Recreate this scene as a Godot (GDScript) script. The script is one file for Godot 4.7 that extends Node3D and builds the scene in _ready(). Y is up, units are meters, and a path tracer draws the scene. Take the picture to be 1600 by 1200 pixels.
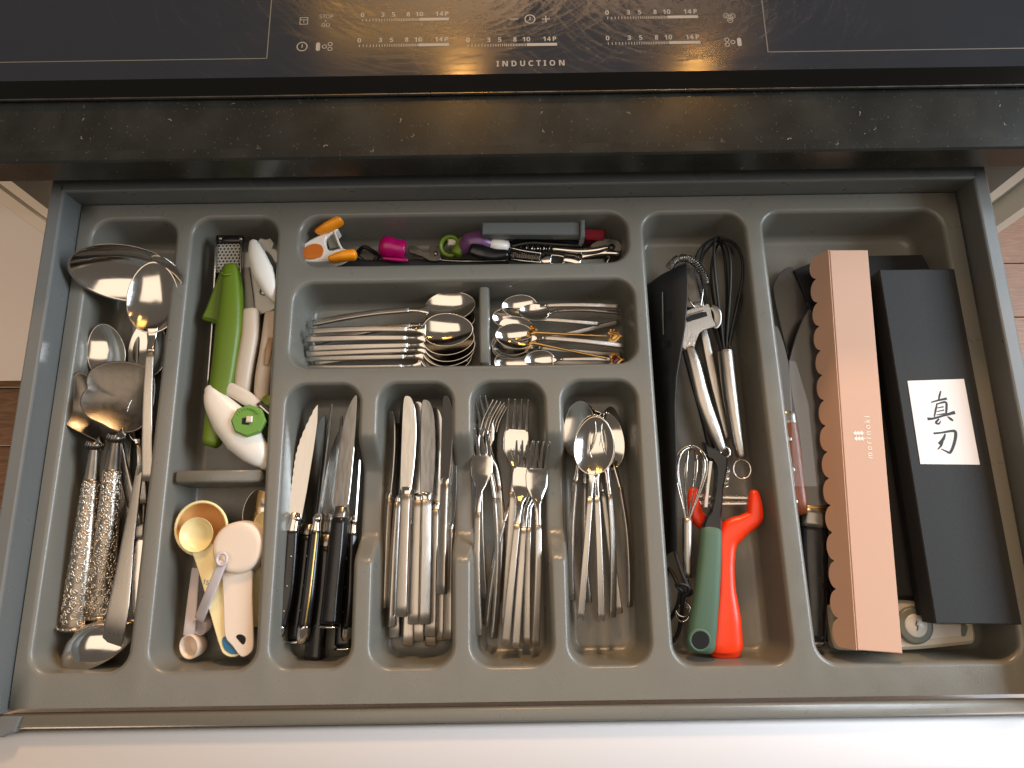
extends Node3D
# A kitchen drawer seen from above: the cutlery tray with everything in it, the worktop edge and the hob behind.
# Units are metres, y is up, y = 0 is the rim of the tray, z = 0 its back edge, +z is towards the viewer.

var M := {}
var names := {}
var rng := RandomNumberGenerator.new()
const FLOOR_Y := -0.048

# ---------------------------------------------------------------- naming and committing
func numbered(called: String) -> String:
	var n: int = names.get(called, 0)
	names[called] = n + 1
	return called if n == 0 else "%s_%03d" % [called, n]

func tag(o: Node, label := "", category := "", group := "", kind := "") -> void:
	if label: o.set_meta("label", label)
	if category: o.set_meta("category", category)
	if group: o.set_meta("group", group)
	if kind: o.set_meta("kind", kind)

func thing(called: String, label: String, category: String, at := Vector3.ZERO, group := "") -> Node3D:
	var o := Node3D.new()
	o.name = numbered(called)
	add_child(o)
	o.position = at
	tag(o, label, category, group)
	return o

func mesh_of(st: SurfaceTool) -> ArrayMesh:
	st.generate_normals()
	return st.commit()

# a part; world = true when its shape was laid out in world coordinates under a thing that stands at its own base
func part(called: String, what, mat: Material, parent: Node3D, world := true) -> MeshInstance3D:
	var o := MeshInstance3D.new()
	o.name = called
	o.mesh = mesh_of(what) if what is SurfaceTool else what
	o.material_override = mat
	parent.add_child(o, true)
	if world:
		var p := parent
		var off := Vector3.ZERO
		while p != self and p != null:
			off += p.position
			p = p.get_parent() as Node3D
		o.position = -off
	return o

func begin(smooth := true) -> SurfaceTool:
	var st := SurfaceTool.new()
	st.begin(Mesh.PRIMITIVE_TRIANGLES)
	st.set_smooth_group(0 if smooth else -1)
	return st

# ---------------------------------------------------------------- shapes
func tri(st: SurfaceTool, a: Vector3, b: Vector3, c: Vector3) -> void:
	st.add_vertex(a)
	st.add_vertex(b)
	st.add_vertex(c)

func skin(st: SurfaceTool, rings: Array, caps := true, wrap := true) -> void:
	for k in rings.size() - 1:
		var p: PackedVector3Array = rings[k]
		var q: PackedVector3Array = rings[k + 1]
		var n := p.size()
		for j in (n if wrap else n - 1):
			var j2 := (j + 1) % n
			tri(st, p[j], q[j], q[j2])
			tri(st, p[j], q[j2], p[j2])
	if caps:
		for e in [0, rings.size() - 1]:
			var r: PackedVector3Array = rings[e]
			var c := Vector3.ZERO
			for v in r: c += v
			c /= r.size()
			for j in r.size():
				var j2 := (j + 1) % r.size()
				if e == 0: tri(st, c, r[j], r[j2])
				else: tri(st, c, r[j2], r[j])

func catmull(a, b, c, d, t: float):
	return 0.5 * ((2.0 * b) + (c - a) * t + (2.0 * a - 5.0 * b + 4.0 * c - d) * t * t + (3.0 * b - a - 3.0 * c + d) * t * t * t)

# a bar along control points [centre, half width, half height]; e is the exponent of its superelliptic section; dome 0 = flat, slightly rounded ends
func sweep(st: SurfaceTool, ctl: Array, n := 14, e := 2.0, sub := 5, dome := 1.0, up := Vector3.UP) -> void:
	var pts := []
	var sz := []
	for k in ctl.size() - 1:
		var i0 := maxi(k - 1, 0)
		var i3 := mini(k + 2, ctl.size() - 1)
		for s in sub:
			var t := float(s) / sub
			pts.append(catmull(ctl[i0][0], ctl[k][0], ctl[k + 1][0], ctl[i3][0], t))
			sz.append(Vector2(lerpf(ctl[k][1], ctl[k + 1][1], t), lerpf(ctl[k][2], ctl[k + 1][2], t)))
	pts.append(ctl[-1][0])
	sz.append(Vector2(ctl[-1][1], ctl[-1][2]))
	var rings := []
	var last := pts.size() - 1
	var side := Vector3.ZERO
	for k in pts.size():
		var t: Vector3 = (pts[mini(k + 1, last)] - pts[maxi(k - 1, 0)]).normalized()
		var s2: Vector3 = t.cross(up)
		if s2.length() < 0.2 and side != Vector3.ZERO:
			s2 = side - t * side.dot(t)
		elif s2.length() < 0.001:
			s2 = t.cross(Vector3.RIGHT)
		s2 = s2.normalized()
		if side != Vector3.ZERO and side.dot(s2) < 0: s2 = -s2
		side = s2
		var u: Vector3 = side.cross(t).normalized()
		var h: Vector2 = sz[k]
		var r := minf(h.x, h.y)
		if k == 0:
			if dome > 0:
				for a in [80.0, 55.0, 28.0]: rings.append(section(pts[0] - t * r * dome * sin(deg_to_rad(a)), side, u, h - Vector2(r, r) * (1.0 - cos(deg_to_rad(a))), n, e))
			else:
				rings.append(section(pts[0] + t * 0.0001, side, u, h - Vector2(r, r) * 0.3, n, e))
				rings.append(section(pts[0] + t * r * 0.3, side, u, h, n, e))
				continue
		if k == last and dome <= 0:
			rings.append(section(pts[k] - t * r * 0.3, side, u, h, n, e))
			rings.append(section(pts[k] - t * 0.0001, side, u, h - Vector2(r, r) * 0.3, n, e))
			continue
		rings.append(section(pts[k], side, u, h, n, e))
		if k == last and dome > 0:
			for a in [28.0, 55.0, 80.0]: rings.append(section(pts[k] + t * r * dome * sin(deg_to_rad(a)), side, u, h - Vector2(r, r) * (1.0 - cos(deg_to_rad(a))), n, e))
	skin(st, rings)

func section(c: Vector3, side: Vector3, u: Vector3, h: Vector2, n: int, e: float) -> PackedVector3Array:
	var r := PackedVector3Array()
	for j in n:
		var a := TAU * (j + 0.5) / n
		var x := cos(a)
		var y := sin(a)
		r.append(c + side * signf(x) * pow(absf(x), 2.0 / e) * h.x + u * signf(y) * pow(absf(y), 2.0 / e) * h.y)
	return r

func tube(st: SurfaceTool, pts: Array, r: float, n := 8, sub := 4) -> void:
	var c := []
	for p in pts: c.append([p, r, r])
	sweep(st, c, n, 2.0, sub, 1.0)

# closed outline through points, rounded by splines
func loop(pts: Array, sub := 4) -> PackedVector2Array:
	var o := PackedVector2Array()
	var n := pts.size()
	for k in n:
		for s in sub:
			o.append(catmull(pts[(k + n - 1) % n], pts[k], pts[(k + 1) % n], pts[(k + 2) % n], float(s) / sub))
	return o

func inset(o: PackedVector2Array, d: float) -> PackedVector2Array:
	var area := 0.0
	var n := o.size()
	for k in n: area += o[k].cross(o[(k + 1) % n])
	var s := signf(area)
	var r := PackedVector2Array()
	for k in n:
		var a := (o[k] - o[(k + n - 1) % n]).normalized()
		var b := (o[(k + 1) % n] - o[k]).normalized()
		var na := Vector2(-a.y, a.x) * s
		var nb := Vector2(-b.y, b.x) * s
		var m := (na + nb).normalized()
		r.append(o[k] + m * d / maxf(m.dot(na), 0.5))
	return r

func lift(o: PackedVector2Array, y: float) -> PackedVector3Array:
	var r := PackedVector3Array()
	for p in o: r.append(Vector3(p.x, y, p.y))
	return r

# a solid whose outline lies in the xz plane, from y0 to y1, edges broken by bevel
func plate(st: SurfaceTool, o: PackedVector2Array, y0: float, y1: float, bevel := 0.0, xf := Transform3D.IDENTITY, open_top := false) -> void:
	var inner := inset(o, bevel) if bevel > 0 else o
	var rings := []
	if bevel > 0: rings.append(lift(inner, y0))
	rings.append(lift(o, y0 + bevel))
	rings.append(lift(o, y1 - bevel))
	if bevel > 0: rings.append(lift(inner, y1))
	for k in rings.size():
		var r: PackedVector3Array = rings[k]
		for j in r.size(): r[j] = xf * r[j]
		rings[k] = r
	var area := 0.0
	for k in o.size(): area += o[k].cross(o[(k + 1) % o.size()])
	if area > 0: rings.reverse()
	skin(st, rings, false)
	var wide := PackedVector2Array()
	for p in inner: wide.append(p * 1000.0)
	var t := Geometry2D.triangulate_polygon(wide)
	if t.is_empty(): t = Geometry2D.triangulate_polygon(inner)
	if t.is_empty(): push_warning("outline could not be filled")
	for k in range(0, t.size(), 3):
		for top in [true, false]:
			if top and open_top: continue
			var y := y1 if top else y0
			var a := xf * Vector3(inner[t[k]].x, y, inner[t[k]].y)
			var b := xf * Vector3(inner[t[k + 1]].x, y, inner[t[k + 1]].y)
			var c := xf * Vector3(inner[t[k + 2]].x, y, inner[t[k + 2]].y)
			var up := (b - a).cross(c - a).dot(xf.basis.y) < 0
			if up == top: tri(st, a, b, c)
			else: tri(st, a, c, b)

func rect(x0: float, x1: float, z0: float, z1: float) -> PackedVector2Array:
	return PackedVector2Array([Vector2(x0, z0), Vector2(x1, z0), Vector2(x1, z1), Vector2(x0, z1)])

func round_rect(x0: float, x1: float, z0: float, z1: float, r: float, arc := 6, straight := 1) -> PackedVector2Array:
	var o := PackedVector2Array()
	var cs := [Vector2(x1 - r, z0 + r), Vector2(x1 - r, z1 - r), Vector2(x0 + r, z1 - r), Vector2(x0 + r, z0 + r)]
	for k in 4:
		var a0 := -PI / 2 + k * PI / 2
		for s in arc + 1:
			var a := a0 + PI / 2 * s / arc
			o.append(cs[k] + Vector2(cos(a), sin(a)) * r)
		var from := o[o.size() - 1]
		var a1 := a0 + PI / 2
		var to: Vector2 = cs[(k + 1) % 4] + Vector2(cos(a1), sin(a1)) * r
		for s in range(1, straight): o.append(from.lerp(to, float(s) / straight))
	return o

func disc(c: Vector2, r: float, n := 24, rz := 0.0) -> PackedVector2Array:
	var o := PackedVector2Array()
	for k in n: o.append(c + Vector2(cos(TAU * k / n) * r, sin(TAU * k / n) * (rz if rz > 0 else r)))
	return o

func box(st: SurfaceTool, a: Vector3, b: Vector3, bevel := 0.0008, xf := Transform3D.IDENTITY) -> void:
	plate(st, rect(minf(a.x, b.x), maxf(a.x, b.x), minf(a.z, b.z), maxf(a.z, b.z)), minf(a.y, b.y), maxf(a.y, b.y), bevel, xf)

# a dished sheet: outline in the xz plane round c, sunk by depth towards the middle, t thick
func dish(st: SurfaceTool, o: PackedVector2Array, c: Vector2, depth: float, t := 0.0012, p := 2.2, xf := Transform3D.IDENTITY, bend := 0.0) -> void:
	var rings := []
	var us := [0.02, 0.2, 0.38, 0.54, 0.68, 0.8, 0.9, 0.96, 1.0]
	for k in us.size(): rings.append(dish_ring(o, c, us[k], -depth * (1.0 - pow(us[k], p)), xf, bend))
	rings.append(dish_ring(o, c, 1.004, -t * 0.5, xf, bend))
	us.reverse()
	for k in us.size(): rings.append(dish_ring(o, c, us[k] * 0.995, -t - depth * (1.0 - pow(us[k], p)), xf, bend))
	var area := 0.0
	for k in o.size(): area += o[k].cross(o[(k + 1) % o.size()])
	if area > 0: rings.reverse()
	rings.reverse()
	skin(st, rings)

func dish_ring(o: PackedVector2Array, c: Vector2, u: float, y: float, xf: Transform3D, bend: float) -> PackedVector3Array:
	var r := PackedVector3Array()
	for p in o:
		var q := c + (p - c) * u
		r.append(xf * Vector3(q.x, y + bend * (q.y - c.y) * (q.y - c.y), q.y))
	return r

# turned round the y axis of xf: profile of [radius, height]
func lathe(st: SurfaceTool, prof: Array, n := 24, xf := Transform3D.IDENTITY, caps := true) -> void:
	var rings := []
	for p in prof:
		var r := PackedVector3Array()
		for k in n: r.append(xf * Vector3(cos(TAU * k / n) * p[0], p[1], sin(TAU * k / n) * p[0]))
		rings.append(r)
	skin(st, rings, caps)

# frame with y from a to b
func along(a: Vector3, b: Vector3, hint := Vector3.UP) -> Transform3D:
	var y := (b - a).normalized()
	if absf(y.dot(hint)) > 0.99: hint = Vector3.RIGHT
	var x := y.cross(hint).normalized()
	return Transform3D(Basis(x, y, x.cross(y)), a)

# frame whose -z points from one end of a utensil to its tip, y up, rolled about its length
func lying(end: Vector3, tip: Vector3, length: float, roll := 0.0) -> Transform3D:
	var z := end - tip
	var s := z.length() / length
	z = z.normalized()
	var x := Vector3.UP.cross(z).normalized()
	return Transform3D(Basis(x, z.cross(x), z).rotated(z, roll).scaled(Vector3(s, s, s)), end)

func ball(st: SurfaceTool, c: Vector3, r: float, n := 12, squash := 1.0) -> void:
	var prof := []
	for k in 9:
		var a := PI * (k + 0.3) / 8.6
		prof.append([r * sin(a), -r * cos(a) * squash])
	lathe(st, prof, n, Transform3D(Basis.IDENTITY, c))

# flat lettering lying in the xz plane, read from the front of the drawer
func letters(called: String, text: String, at: Vector3, size: float, mat: Material, parent: Node3D, turn := 0.0, font := "Droid Sans", depth := 0.0002, tilt := Basis.IDENTITY, bold := false) -> MeshInstance3D:
	var t := TextMesh.new()
	var f := SystemFont.new()
	f.font_names = PackedStringArray([font])
	if bold: f.font_weight = 700
	t.font = f
	t.font_size = 32
	t.pixel_size = size / 23.0
	t.depth = depth
	t.text = text
	t.curve_step = 2.0
	var o := MeshInstance3D.new()
	o.name = called
	o.mesh = t
	o.material_override = mat
	parent.add_child(o, true)
	o.transform = Transform3D(tilt * Basis(Vector3.UP, turn) * Basis(Vector3.RIGHT, -PI / 2), at - parent.position)
	return o

# ---------------------------------------------------------------- materials
func mat(called: String, c: Color, rough: float, metal := 0.0) -> StandardMaterial3D:
	var m := StandardMaterial3D.new()
	m.resource_name = called
	m.albedo_color = c
	m.roughness = rough
	m.metallic = metal
	M[called] = m
	return m

func noise_tex(seed_: int, freq: float, size := 256, ramp := [], normal := false, octaves := 4) -> NoiseTexture2D:
	var n := FastNoiseLite.new()
	n.seed = seed_
	n.frequency = freq
	n.fractal_octaves = octaves
	var t := NoiseTexture2D.new()
	t.width = size
	t.height = size
	t.seamless = true
	t.noise = n
	t.as_normal_map = normal
	if ramp:
		var g := Gradient.new()
		g.offsets = PackedFloat32Array(ramp[0])
		var cs := PackedColorArray()
		for v in ramp[1]: cs.append(v if v is Color else Color(v, v, v))
		g.colors = cs
		t.color_ramp = g
	return t

func tri_map(m: StandardMaterial3D, s: float, world := true) -> void:
	m.uv1_triplanar = true
	m.uv1_world_triplanar = world
	m.uv1_scale = Vector3(s, s, s)

func rough_map(m: StandardMaterial3D, t: Texture2D) -> void:
	m.roughness_texture = t
	m.roughness_texture_channel = BaseMaterial3D.TEXTURE_CHANNEL_RED

func relief(m: StandardMaterial3D, t: Texture2D, cm: float) -> void:
	m.heightmap_enabled = true
	m.heightmap_texture = t
	m.heightmap_scale = cm

func materials() -> void:
	var smudge := noise_tex(3, 0.012, 256, [[0.0, 0.45, 0.7, 1.0], [0.7, 0.85, 1.0, 1.0]])
	var grain := noise_tex(5, 0.35, 256, [], false, 2)
	var m := mat("tray plastic", Color(0.448, 0.442, 0.410), 0.36)
	rough_map(m, smudge)
	relief(m, grain, 0.012)
	tri_map(m, 9.0)
	m = mat("drawer metal", Color(0.42, 0.43, 0.425), 0.36, 0.0)
	rough_map(m, smudge)
	tri_map(m, 5.0)
	mat("seal black", Color(0.05, 0.05, 0.05), 0.6)
	m = mat("mirror steel", Color(0.85, 0.83, 0.80), 0.15, 1.0)
	rough_map(m, smudge)
	tri_map(m, 22.0, false)
	m = mat("satin steel", Color(0.72, 0.695, 0.66), 0.36, 1.0)
	rough_map(m, smudge)
	relief(m, noise_tex(9, 0.2, 256, [], false, 2), 0.004)
	m.uv1_triplanar = true
	m.uv1_scale = Vector3(260, 60, 6)
	m = mat("blade steel", Color(0.74, 0.73, 0.71), 0.22, 1.0)
	rough_map(m, smudge)
	m.uv1_triplanar = true
	m.uv1_scale = Vector3(60, 40, 9)
	m = mat("dull steel", Color(0.56, 0.545, 0.52), 0.34, 1.0)
	rough_map(m, smudge)
	tri_map(m, 14.0, false)
	m = mat("old silver", Color(0.44, 0.42, 0.39), 0.36, 1.0)
	rough_map(m, smudge)
	relief(m, noise_tex(19, 0.05, 256), 0.004)
	tri_map(m, 40.0, false)
	mat("silver", Color(0.62, 0.585, 0.54), 0.32, 1.0)
	mat("silver scroll", Color(0.80, 0.765, 0.71), 0.28, 1.0)
	mat("knife grey", Color(0.50, 0.495, 0.48), 0.30, 1.0)
	mat("matt steel", Color(0.74, 0.73, 0.70), 0.42, 0.55)
	mat("badge", Color(0.62, 0.50, 0.38), 0.45)
	mat("gold", Color(0.76, 0.61, 0.38), 0.30, 1.0)
	mat("ruby", Color(0.38, 0.03, 0.06), 0.12)
	m = mat("black plastic", Color(0.075, 0.075, 0.08), 0.28)
	rough_map(m, smudge)
	tri_map(m, 12.0)
	mat("black rubber", Color(0.085, 0.085, 0.085), 0.55)
	mat("black matte", Color(0.05, 0.05, 0.05), 0.7)
	mat("dark hole", Color(0.04, 0.04, 0.04), 0.8)
	mat("white plastic", Color(0.88, 0.86, 0.82), 0.32)
	mat("ivory plastic", Color(0.82, 0.77, 0.70), 0.35)
	mat("cream handle", Color(0.77, 0.70, 0.62), 0.42)
	mat("yellow plastic", Color(0.95, 0.88, 0.66), 0.38)
	mat("orange plastic", Color(0.86, 0.66, 0.41), 0.4)
	mat("pale pink plastic", Color(0.90, 0.83, 0.755), 0.4)
	mat("lilac plastic", Color(0.80, 0.76, 0.76), 0.4)
	mat("teal plastic", Color(0.02, 0.40, 0.55), 0.35)
	m = mat("lime plastic", Color(0.36, 0.455, 0.06), 0.42)
	relief(m, grain, 0.006)
	tri_map(m, 20.0)
	mat("knob green", Color(0.38, 0.56, 0.22), 0.4)
	mat("clip orange", Color(0.95, 0.58, 0.08), 0.35)
	mat("clip dark orange", Color(0.75, 0.40, 0.08), 0.4)
	mat("magenta plastic", Color(0.64, 0.0, 0.35), 0.3)
	mat("purple plastic", Color(0.40, 0.25, 0.41), 0.3)
	mat("red plastic", Color(0.45, 0.04, 0.12), 0.35)
	mat("grey plastic", Color(0.37, 0.39, 0.39), 0.35)
	m = mat("sage rubber", Color(0.29, 0.40, 0.32), 0.6)
	relief(m, grain, 0.008)
	tri_map(m, 20.0)
	mat("vermilion plastic", Color(0.95, 0.235, 0.06), 0.32)
	m = mat("pink card", Color(0.80, 0.645, 0.55), 0.62)
	relief(m, noise_tex(21, 0.2, 256), 0.006)
	tri_map(m, 12.0)
	m = mat("black card", Color(0.115, 0.12, 0.12), 0.7)
	relief(m, noise_tex(22, 0.3, 256), 0.012)
	m.albedo_texture = noise_tex(24, 0.06, 512, [[0.0, 0.5, 1.0], [0.88, 0.95, 1.0]], false, 5)
	tri_map(m, 8.0)
	mat("label paper", Color(0.92, 0.90, 0.89), 0.6)
	mat("ink", Color(0.05, 0.05, 0.055), 0.5)
	mat("foil print", Color(0.97, 0.93, 0.88), 0.4)
	mat("hob print", Color(0.55, 0.53, 0.49), 0.45)
	mat("zone line", Color(0.40, 0.39, 0.36), 0.45)
	m = mat("red wood", Color(0.52, 0.255, 0.11), 0.38)
	m.albedo_texture = noise_tex(31, 0.03, 256, [[0.0, 0.5, 1.0], [0.6, 0.85, 1.0]], false, 4)
	m.uv1_triplanar = true
	m.uv1_scale = Vector3(90, 60, 7)
	mat("brass", Color(0.78, 0.65, 0.38), 0.3, 1.0)
	m = mat("white lacquer", Color(0.84, 0.835, 0.84), 0.5)
	m = mat("white board", Color(0.84, 0.83, 0.80), 0.5)
	mat("pale board", Color(0.72, 0.76, 0.71), 0.5)
	m = mat("beige scale", Color(0.76, 0.72, 0.64), 0.4)
	mat("scale grey", Color(0.42, 0.43, 0.39), 0.4)
	mat("scale face", Color(0.80, 0.79, 0.76), 0.3)
	var sheath := mat("clear sheath", Color(0.9, 0.9, 0.9, 0.05), 0.12)
	sheath.transparency = BaseMaterial3D.TRANSPARENCY_ALPHA
	# three tones of floorboard
	for k in 3:
		m = mat("oak %d" % k, [Color(0.58, 0.44, 0.34), Color(0.54, 0.405, 0.31), Color(0.62, 0.475, 0.37)][k], 0.45)
		m.albedo_texture = noise_tex(41 + k, 0.02, 256, [[0.0, 0.45, 0.55, 1.0], [0.68, 0.95, 0.8, 1.0]], false, 5)
		m.uv1_triplanar = true
		m.uv1_world_triplanar = true
		m.uv1_scale = Vector3(1.2, 10, 14)
	stone()
	hob_glass()

# dark engineered stone with pale flecks and shell-like curls
func stone() -> void:
	var n := 1024
	var im := Image.create(n, n, false, Image.FORMAT_RGB8)
	var fn := FastNoiseLite.new()
	fn.seed = 77
	fn.frequency = 0.006
	fn.fractal_octaves = 5
	for y in n:
		for x in n:
			var v := fn.get_noise_2d(x, y)
			var b := 0.135 + 0.05 * v
			im.set_pixel(x, y, Color(b * 0.97, b, b * 0.93))
	var r := RandomNumberGenerator.new()
	r.seed = 12
	for k in 2600:
		var p := Vector2(r.randf() * n, r.randf() * n)
		var c := Color(0.62, 0.59, 0.50).lerp(Color(0.24, 0.24, 0.22), sqrt(r.randf()))
		for j in r.randi_range(1, 4): im.set_pixel((int(p.x) + r.randi_range(0, 2)) % n, (int(p.y) + r.randi_range(0, 2)) % n, c)
	for k in 80:
		var p := Vector2(r.randf() * n, r.randf() * n)
		var a := r.randf() * TAU
		var c := Color(0.70, 0.66, 0.57).lerp(Color(0.30, 0.29, 0.26), r.randf())
		var curl := r.randf_range(-0.5, 0.5)
		for j in r.randi_range(3, 12):
			im.set_pixel(posmod(int(p.x), n), posmod(int(p.y), n), c)
			if r.randf() < 0.4: im.set_pixel(posmod(int(p.x) + 1, n), posmod(int(p.y), n), c)
			a += curl * 2.0 * r.randf() + 0.25 * r.randfn()
			p += Vector2(cos(a), sin(a)) * 1.2
	var m := mat("worktop stone", Color.WHITE, 0.26)
	m.albedo_texture = ImageTexture.create_from_image(im)
	tri_map(m, 2.6)

# black ceramic glass, wiped in circles: the smears are rougher than the clean glass
func hob_glass() -> void:
	var n := 1024
	var im := Image.create(n, n, false, Image.FORMAT_RGB8)
	im.fill(Color(0.2, 0.2, 0.2))
	var fn := FastNoiseLite.new()
	fn.seed = 5
	fn.frequency = 0.008
	for y in n:
		for x in n:
			var v := 0.17 + 0.06 * fn.get_noise_2d(x, y) + 0.03 * fn.get_noise_2d(x * 0.5, y * 14.0)
			im.set_pixel(x, y, Color(v, v, v))
	var r := RandomNumberGenerator.new()
	r.seed = 8
	for k in 5200:
		var c: Vector2 = [Vector2(948, 850), Vector2(985, 835), Vector2(145, 868), Vector2(900, 820)][k % 4] + Vector2(r.randfn(), r.randfn()) * 16
		var rad := absf(r.randfn()) * 62.0 + 6.0
		var a := r.randf() * TAU
		var v := clampf(0.42 + 0.06 * r.randfn(), 0.2, 0.6)
		for j in r.randi_range(12, 70):
			a += 1.0 / rad
			var q := c + Vector2(cos(a) * 1.15, sin(a) * 0.8) * rad
			var x := posmod(int(q.x), n)
			var y := posmod(int(q.y), n)
			var was := im.get_pixel(x, y).r
			var w := lerpf(was, v, 0.2)
			im.set_pixel(x, y, Color(w, w, w))
			im.set_pixel((x + 1) % n, y, Color(w, w, w))
	var m := mat("hob glass", Color(0.145, 0.16, 0.185), 1.0)
	m.metallic_specular = 0.6
	rough_map(m, ImageTexture.create_from_image(im))
	tri_map(m, 1.0)
	mat("hob edge", Color(0.03, 0.03, 0.03), 0.12)

# ---------------------------------------------------------------- the setting
func stage() -> void:
	var cam := Camera3D.new()
	cam.name = "camera"
	add_child(cam)
	cam.transform = Transform3D(Basis(Vector3(0.999888, -0.003707, 0.014484), Vector3(0.014951, 0.247952, -0.968657), Vector3(0.000000, 0.968765, 0.247980)), Vector3(-0.00895, 0.62141, 0.34114))
	cam.fov = 55.9342
	cam.near = 0.02
	cam.far = 30.0
	cam.current = true
	var we := WorldEnvironment.new()
	we.name = "surroundings"
	var e := Environment.new()
	e.background_mode = Environment.BG_COLOR
	e.background_color = Color(0.52, 0.485, 0.445)
	e.background_energy_multiplier = 0.55
	e.tonemap_mode = Environment.TONE_MAPPER_LINEAR
	e.tonemap_exposure = 0.97
	e.sdfgi_enabled = true
	e.ssao_enabled = true
	e.ssil_enabled = true
	we.environment = e
	add_child(we)
	# the room's light: a warm lamp far behind the hob, a cool window to the right, a pale ceiling overhead, two lamps over the hob
	area("warm_lamp_light", Vector3(0.15, 1.80, -3.2), Vector3(0, 0, 0.25), Vector2(0.45, 0.35), Color(1.0, 0.80, 0.60), 9.5)
	area("window_light", Vector3(2.2, 1.35, -0.1), Vector3(0, 0, 0.2), Vector2(1.6, 1.0), Color(0.90, 0.95, 1.0), 9.0)
	area("ceiling_light", Vector3(-0.25, 2.2, 0.30), Vector3(0, 0, 0.25), Vector2(2.6, 1.7), Color(1.0, 0.91, 0.82), 2.3)
	area("room_light", Vector3(-2.3, -0.30, 1.7), Vector3(-0.7, -0.35, 0), Vector2(0.9, 0.7), Color(1.0, 0.86, 0.72), 3.2)
	area("room_light", Vector3(2.5, -0.30, 1.3), Vector3(0.6, -0.4, -0.2), Vector2(0.9, 0.7), Color(1.0, 0.93, 0.86), 3.0)
	area("hood_light", Vector3(-0.24, 0.80, -0.82), Vector3(-0.24, 0, -0.55), Vector2(0.30, 0.22), Color(1.0, 0.74, 0.36), 0.11)
	area("hob_lamp_light", Vector3(-0.094, 0.75, -0.577), Vector3(-0.094, 0, -0.50), Vector2(0.03, 0.03), Color(1.0, 0.72, 0.36), 0.035)
	area("hob_lamp_light", Vector3(0.345, 0.75, -0.57), Vector3(0.345, 0, -0.50), Vector2(0.03, 0.03), Color(1.0, 0.72, 0.36), 0.035)

func area(called: String, at: Vector3, to: Vector3, size: Vector2, c: Color, energy: float) -> void:
	var l := AreaLight3D.new()
	l.name = numbered(called)
	add_child(l)
	l.look_at_from_position(at, to, Vector3.UP if absf((to - at).normalized().y) < 0.98 else Vector3.FORWARD)
	l.area_size = size
	l.light_color = c
	l.light_energy = energy
	l.area_range = 8.0
	l.shadow_enabled = true

func setting() -> void:
	# floor, with each board a piece
	var fl := Node3D.new()
	fl.name = "floor"
	add_child(fl)
	tag(fl, "wooden floor of brown boards seen past both sides of the drawer", "", "", "structure")
	var st := begin(false)
	box(st, Vector3(-2.2, -0.86, -1.6), Vector3(2.2, -0.812, 1.4), 0.0)
	part("subfloor", st, M["oak 1"], fl)
	var board := [0, 0, 0]
	for k in 3:
		st = begin(false)
		box(st, Vector3(0, -0.012, 0.001), Vector3(1.198, 0, 0.119), 0.0012)
		board[k] = mesh_of(st)
	for side in [-1, 1]:
		for row in 9:
			for c in 2:
				var o := MeshInstance3D.new()
				o.name = "plank"
				o.mesh = board[0]
				o.material_override = M["oak %d" % ((row * 2 + c + row / 2) % 3)]
				fl.add_child(o, true)
				o.position = Vector3((0.42 if side > 0 else -2.02) + c * 1.2 - (0.5 if row % 2 else 0.1), -0.80, -0.75 + row * 0.12)
	# our cabinet: two white gables
	var cab := thing("base_cabinet", "white base cabinet carcass that the pulled-out drawer slides in", "cabinet", Vector3(0, -0.80, -0.3))
	for s in [-1, 1]:
		st = begin(false)
		box(st, Vector3(s * 0.478, -0.79, -0.60), Vector3(s * 0.4915, 0.058, -0.02), 0.0008)
		part("gable", st, M["white board"], cab)
		st = begin(false)
		box(st, Vector3(s * 0.4455, -0.03, -0.55), Vector3(s * 0.4775, 0.012, -0.05), 0.002)
		part("drawer_runner", st, M["drawer metal"], cab)
	st = begin(false)
	box(st, Vector3(-0.477, -0.79, -0.60), Vector3(0.477, 0.057, -0.585), 0.0)
	part("back_panel", st, M["white board"], cab)
	st = begin(false)
	box(st, Vector3(-0.477, -0.30, -0.58), Vector3(0.477, -0.285, -0.03), 0.0)
	part("shelf", st, M["white board"], cab)
	var nb := thing("neighbouring_cabinet", "closed white cabinet front left of the open drawer, down to the floor", "cabinet", Vector3(-0.85, -0.80, -0.3))
	st = begin(false)
	box(st, Vector3(-1.2, -0.715, -0.04), Vector3(-0.519, 0.05, -0.022), 0.001)
	part("door", st, M["white lacquer"], nb)
	st = begin(false)
	box(st, Vector3(-0.516, -0.79, -0.60), Vector3(-0.4975, 0.058, -0.02), 0.0008)
	part("gable", st, M["white board"], nb)
	st = begin(false)
	box(st, Vector3(-1.2, -0.80, -0.60), Vector3(-0.517, 0.057, -0.06), 0.0)
	part("carcass", st, M["pale board"], nb)
	var ep := thing("end_panel", "pale end panel of the kitchen run right of the open drawer", "panel", Vector3(0.52, -0.80, -0.3))
	st = begin(false)
	box(st, Vector3(0.532, -0.80, -0.62), Vector3(0.545, 0.058, -0.02), 0.0008)
	part("panel", st, M["white board"], ep)
	st = begin(false)
	box(st, Vector3(0.4935, -0.80, -0.60), Vector3(0.5305, 0.057, -0.045), 0.0)
	part("filler", st, M["pale board"], ep)
	# worktop and hob
	var wt := thing("worktop", "dark speckled stone worktop with a polished front edge above the drawer", "worktop", Vector3(0, 0.06, -0.3))
	st = begin(false)
	box(st, Vector3(-1.3, 0.06, -0.72), Vector3(0.62, 0.09, 0.0105), 0.0016)
	part("slab", st, M["worktop stone"], wt)
	hob()
	drawer()
	tray()

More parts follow.
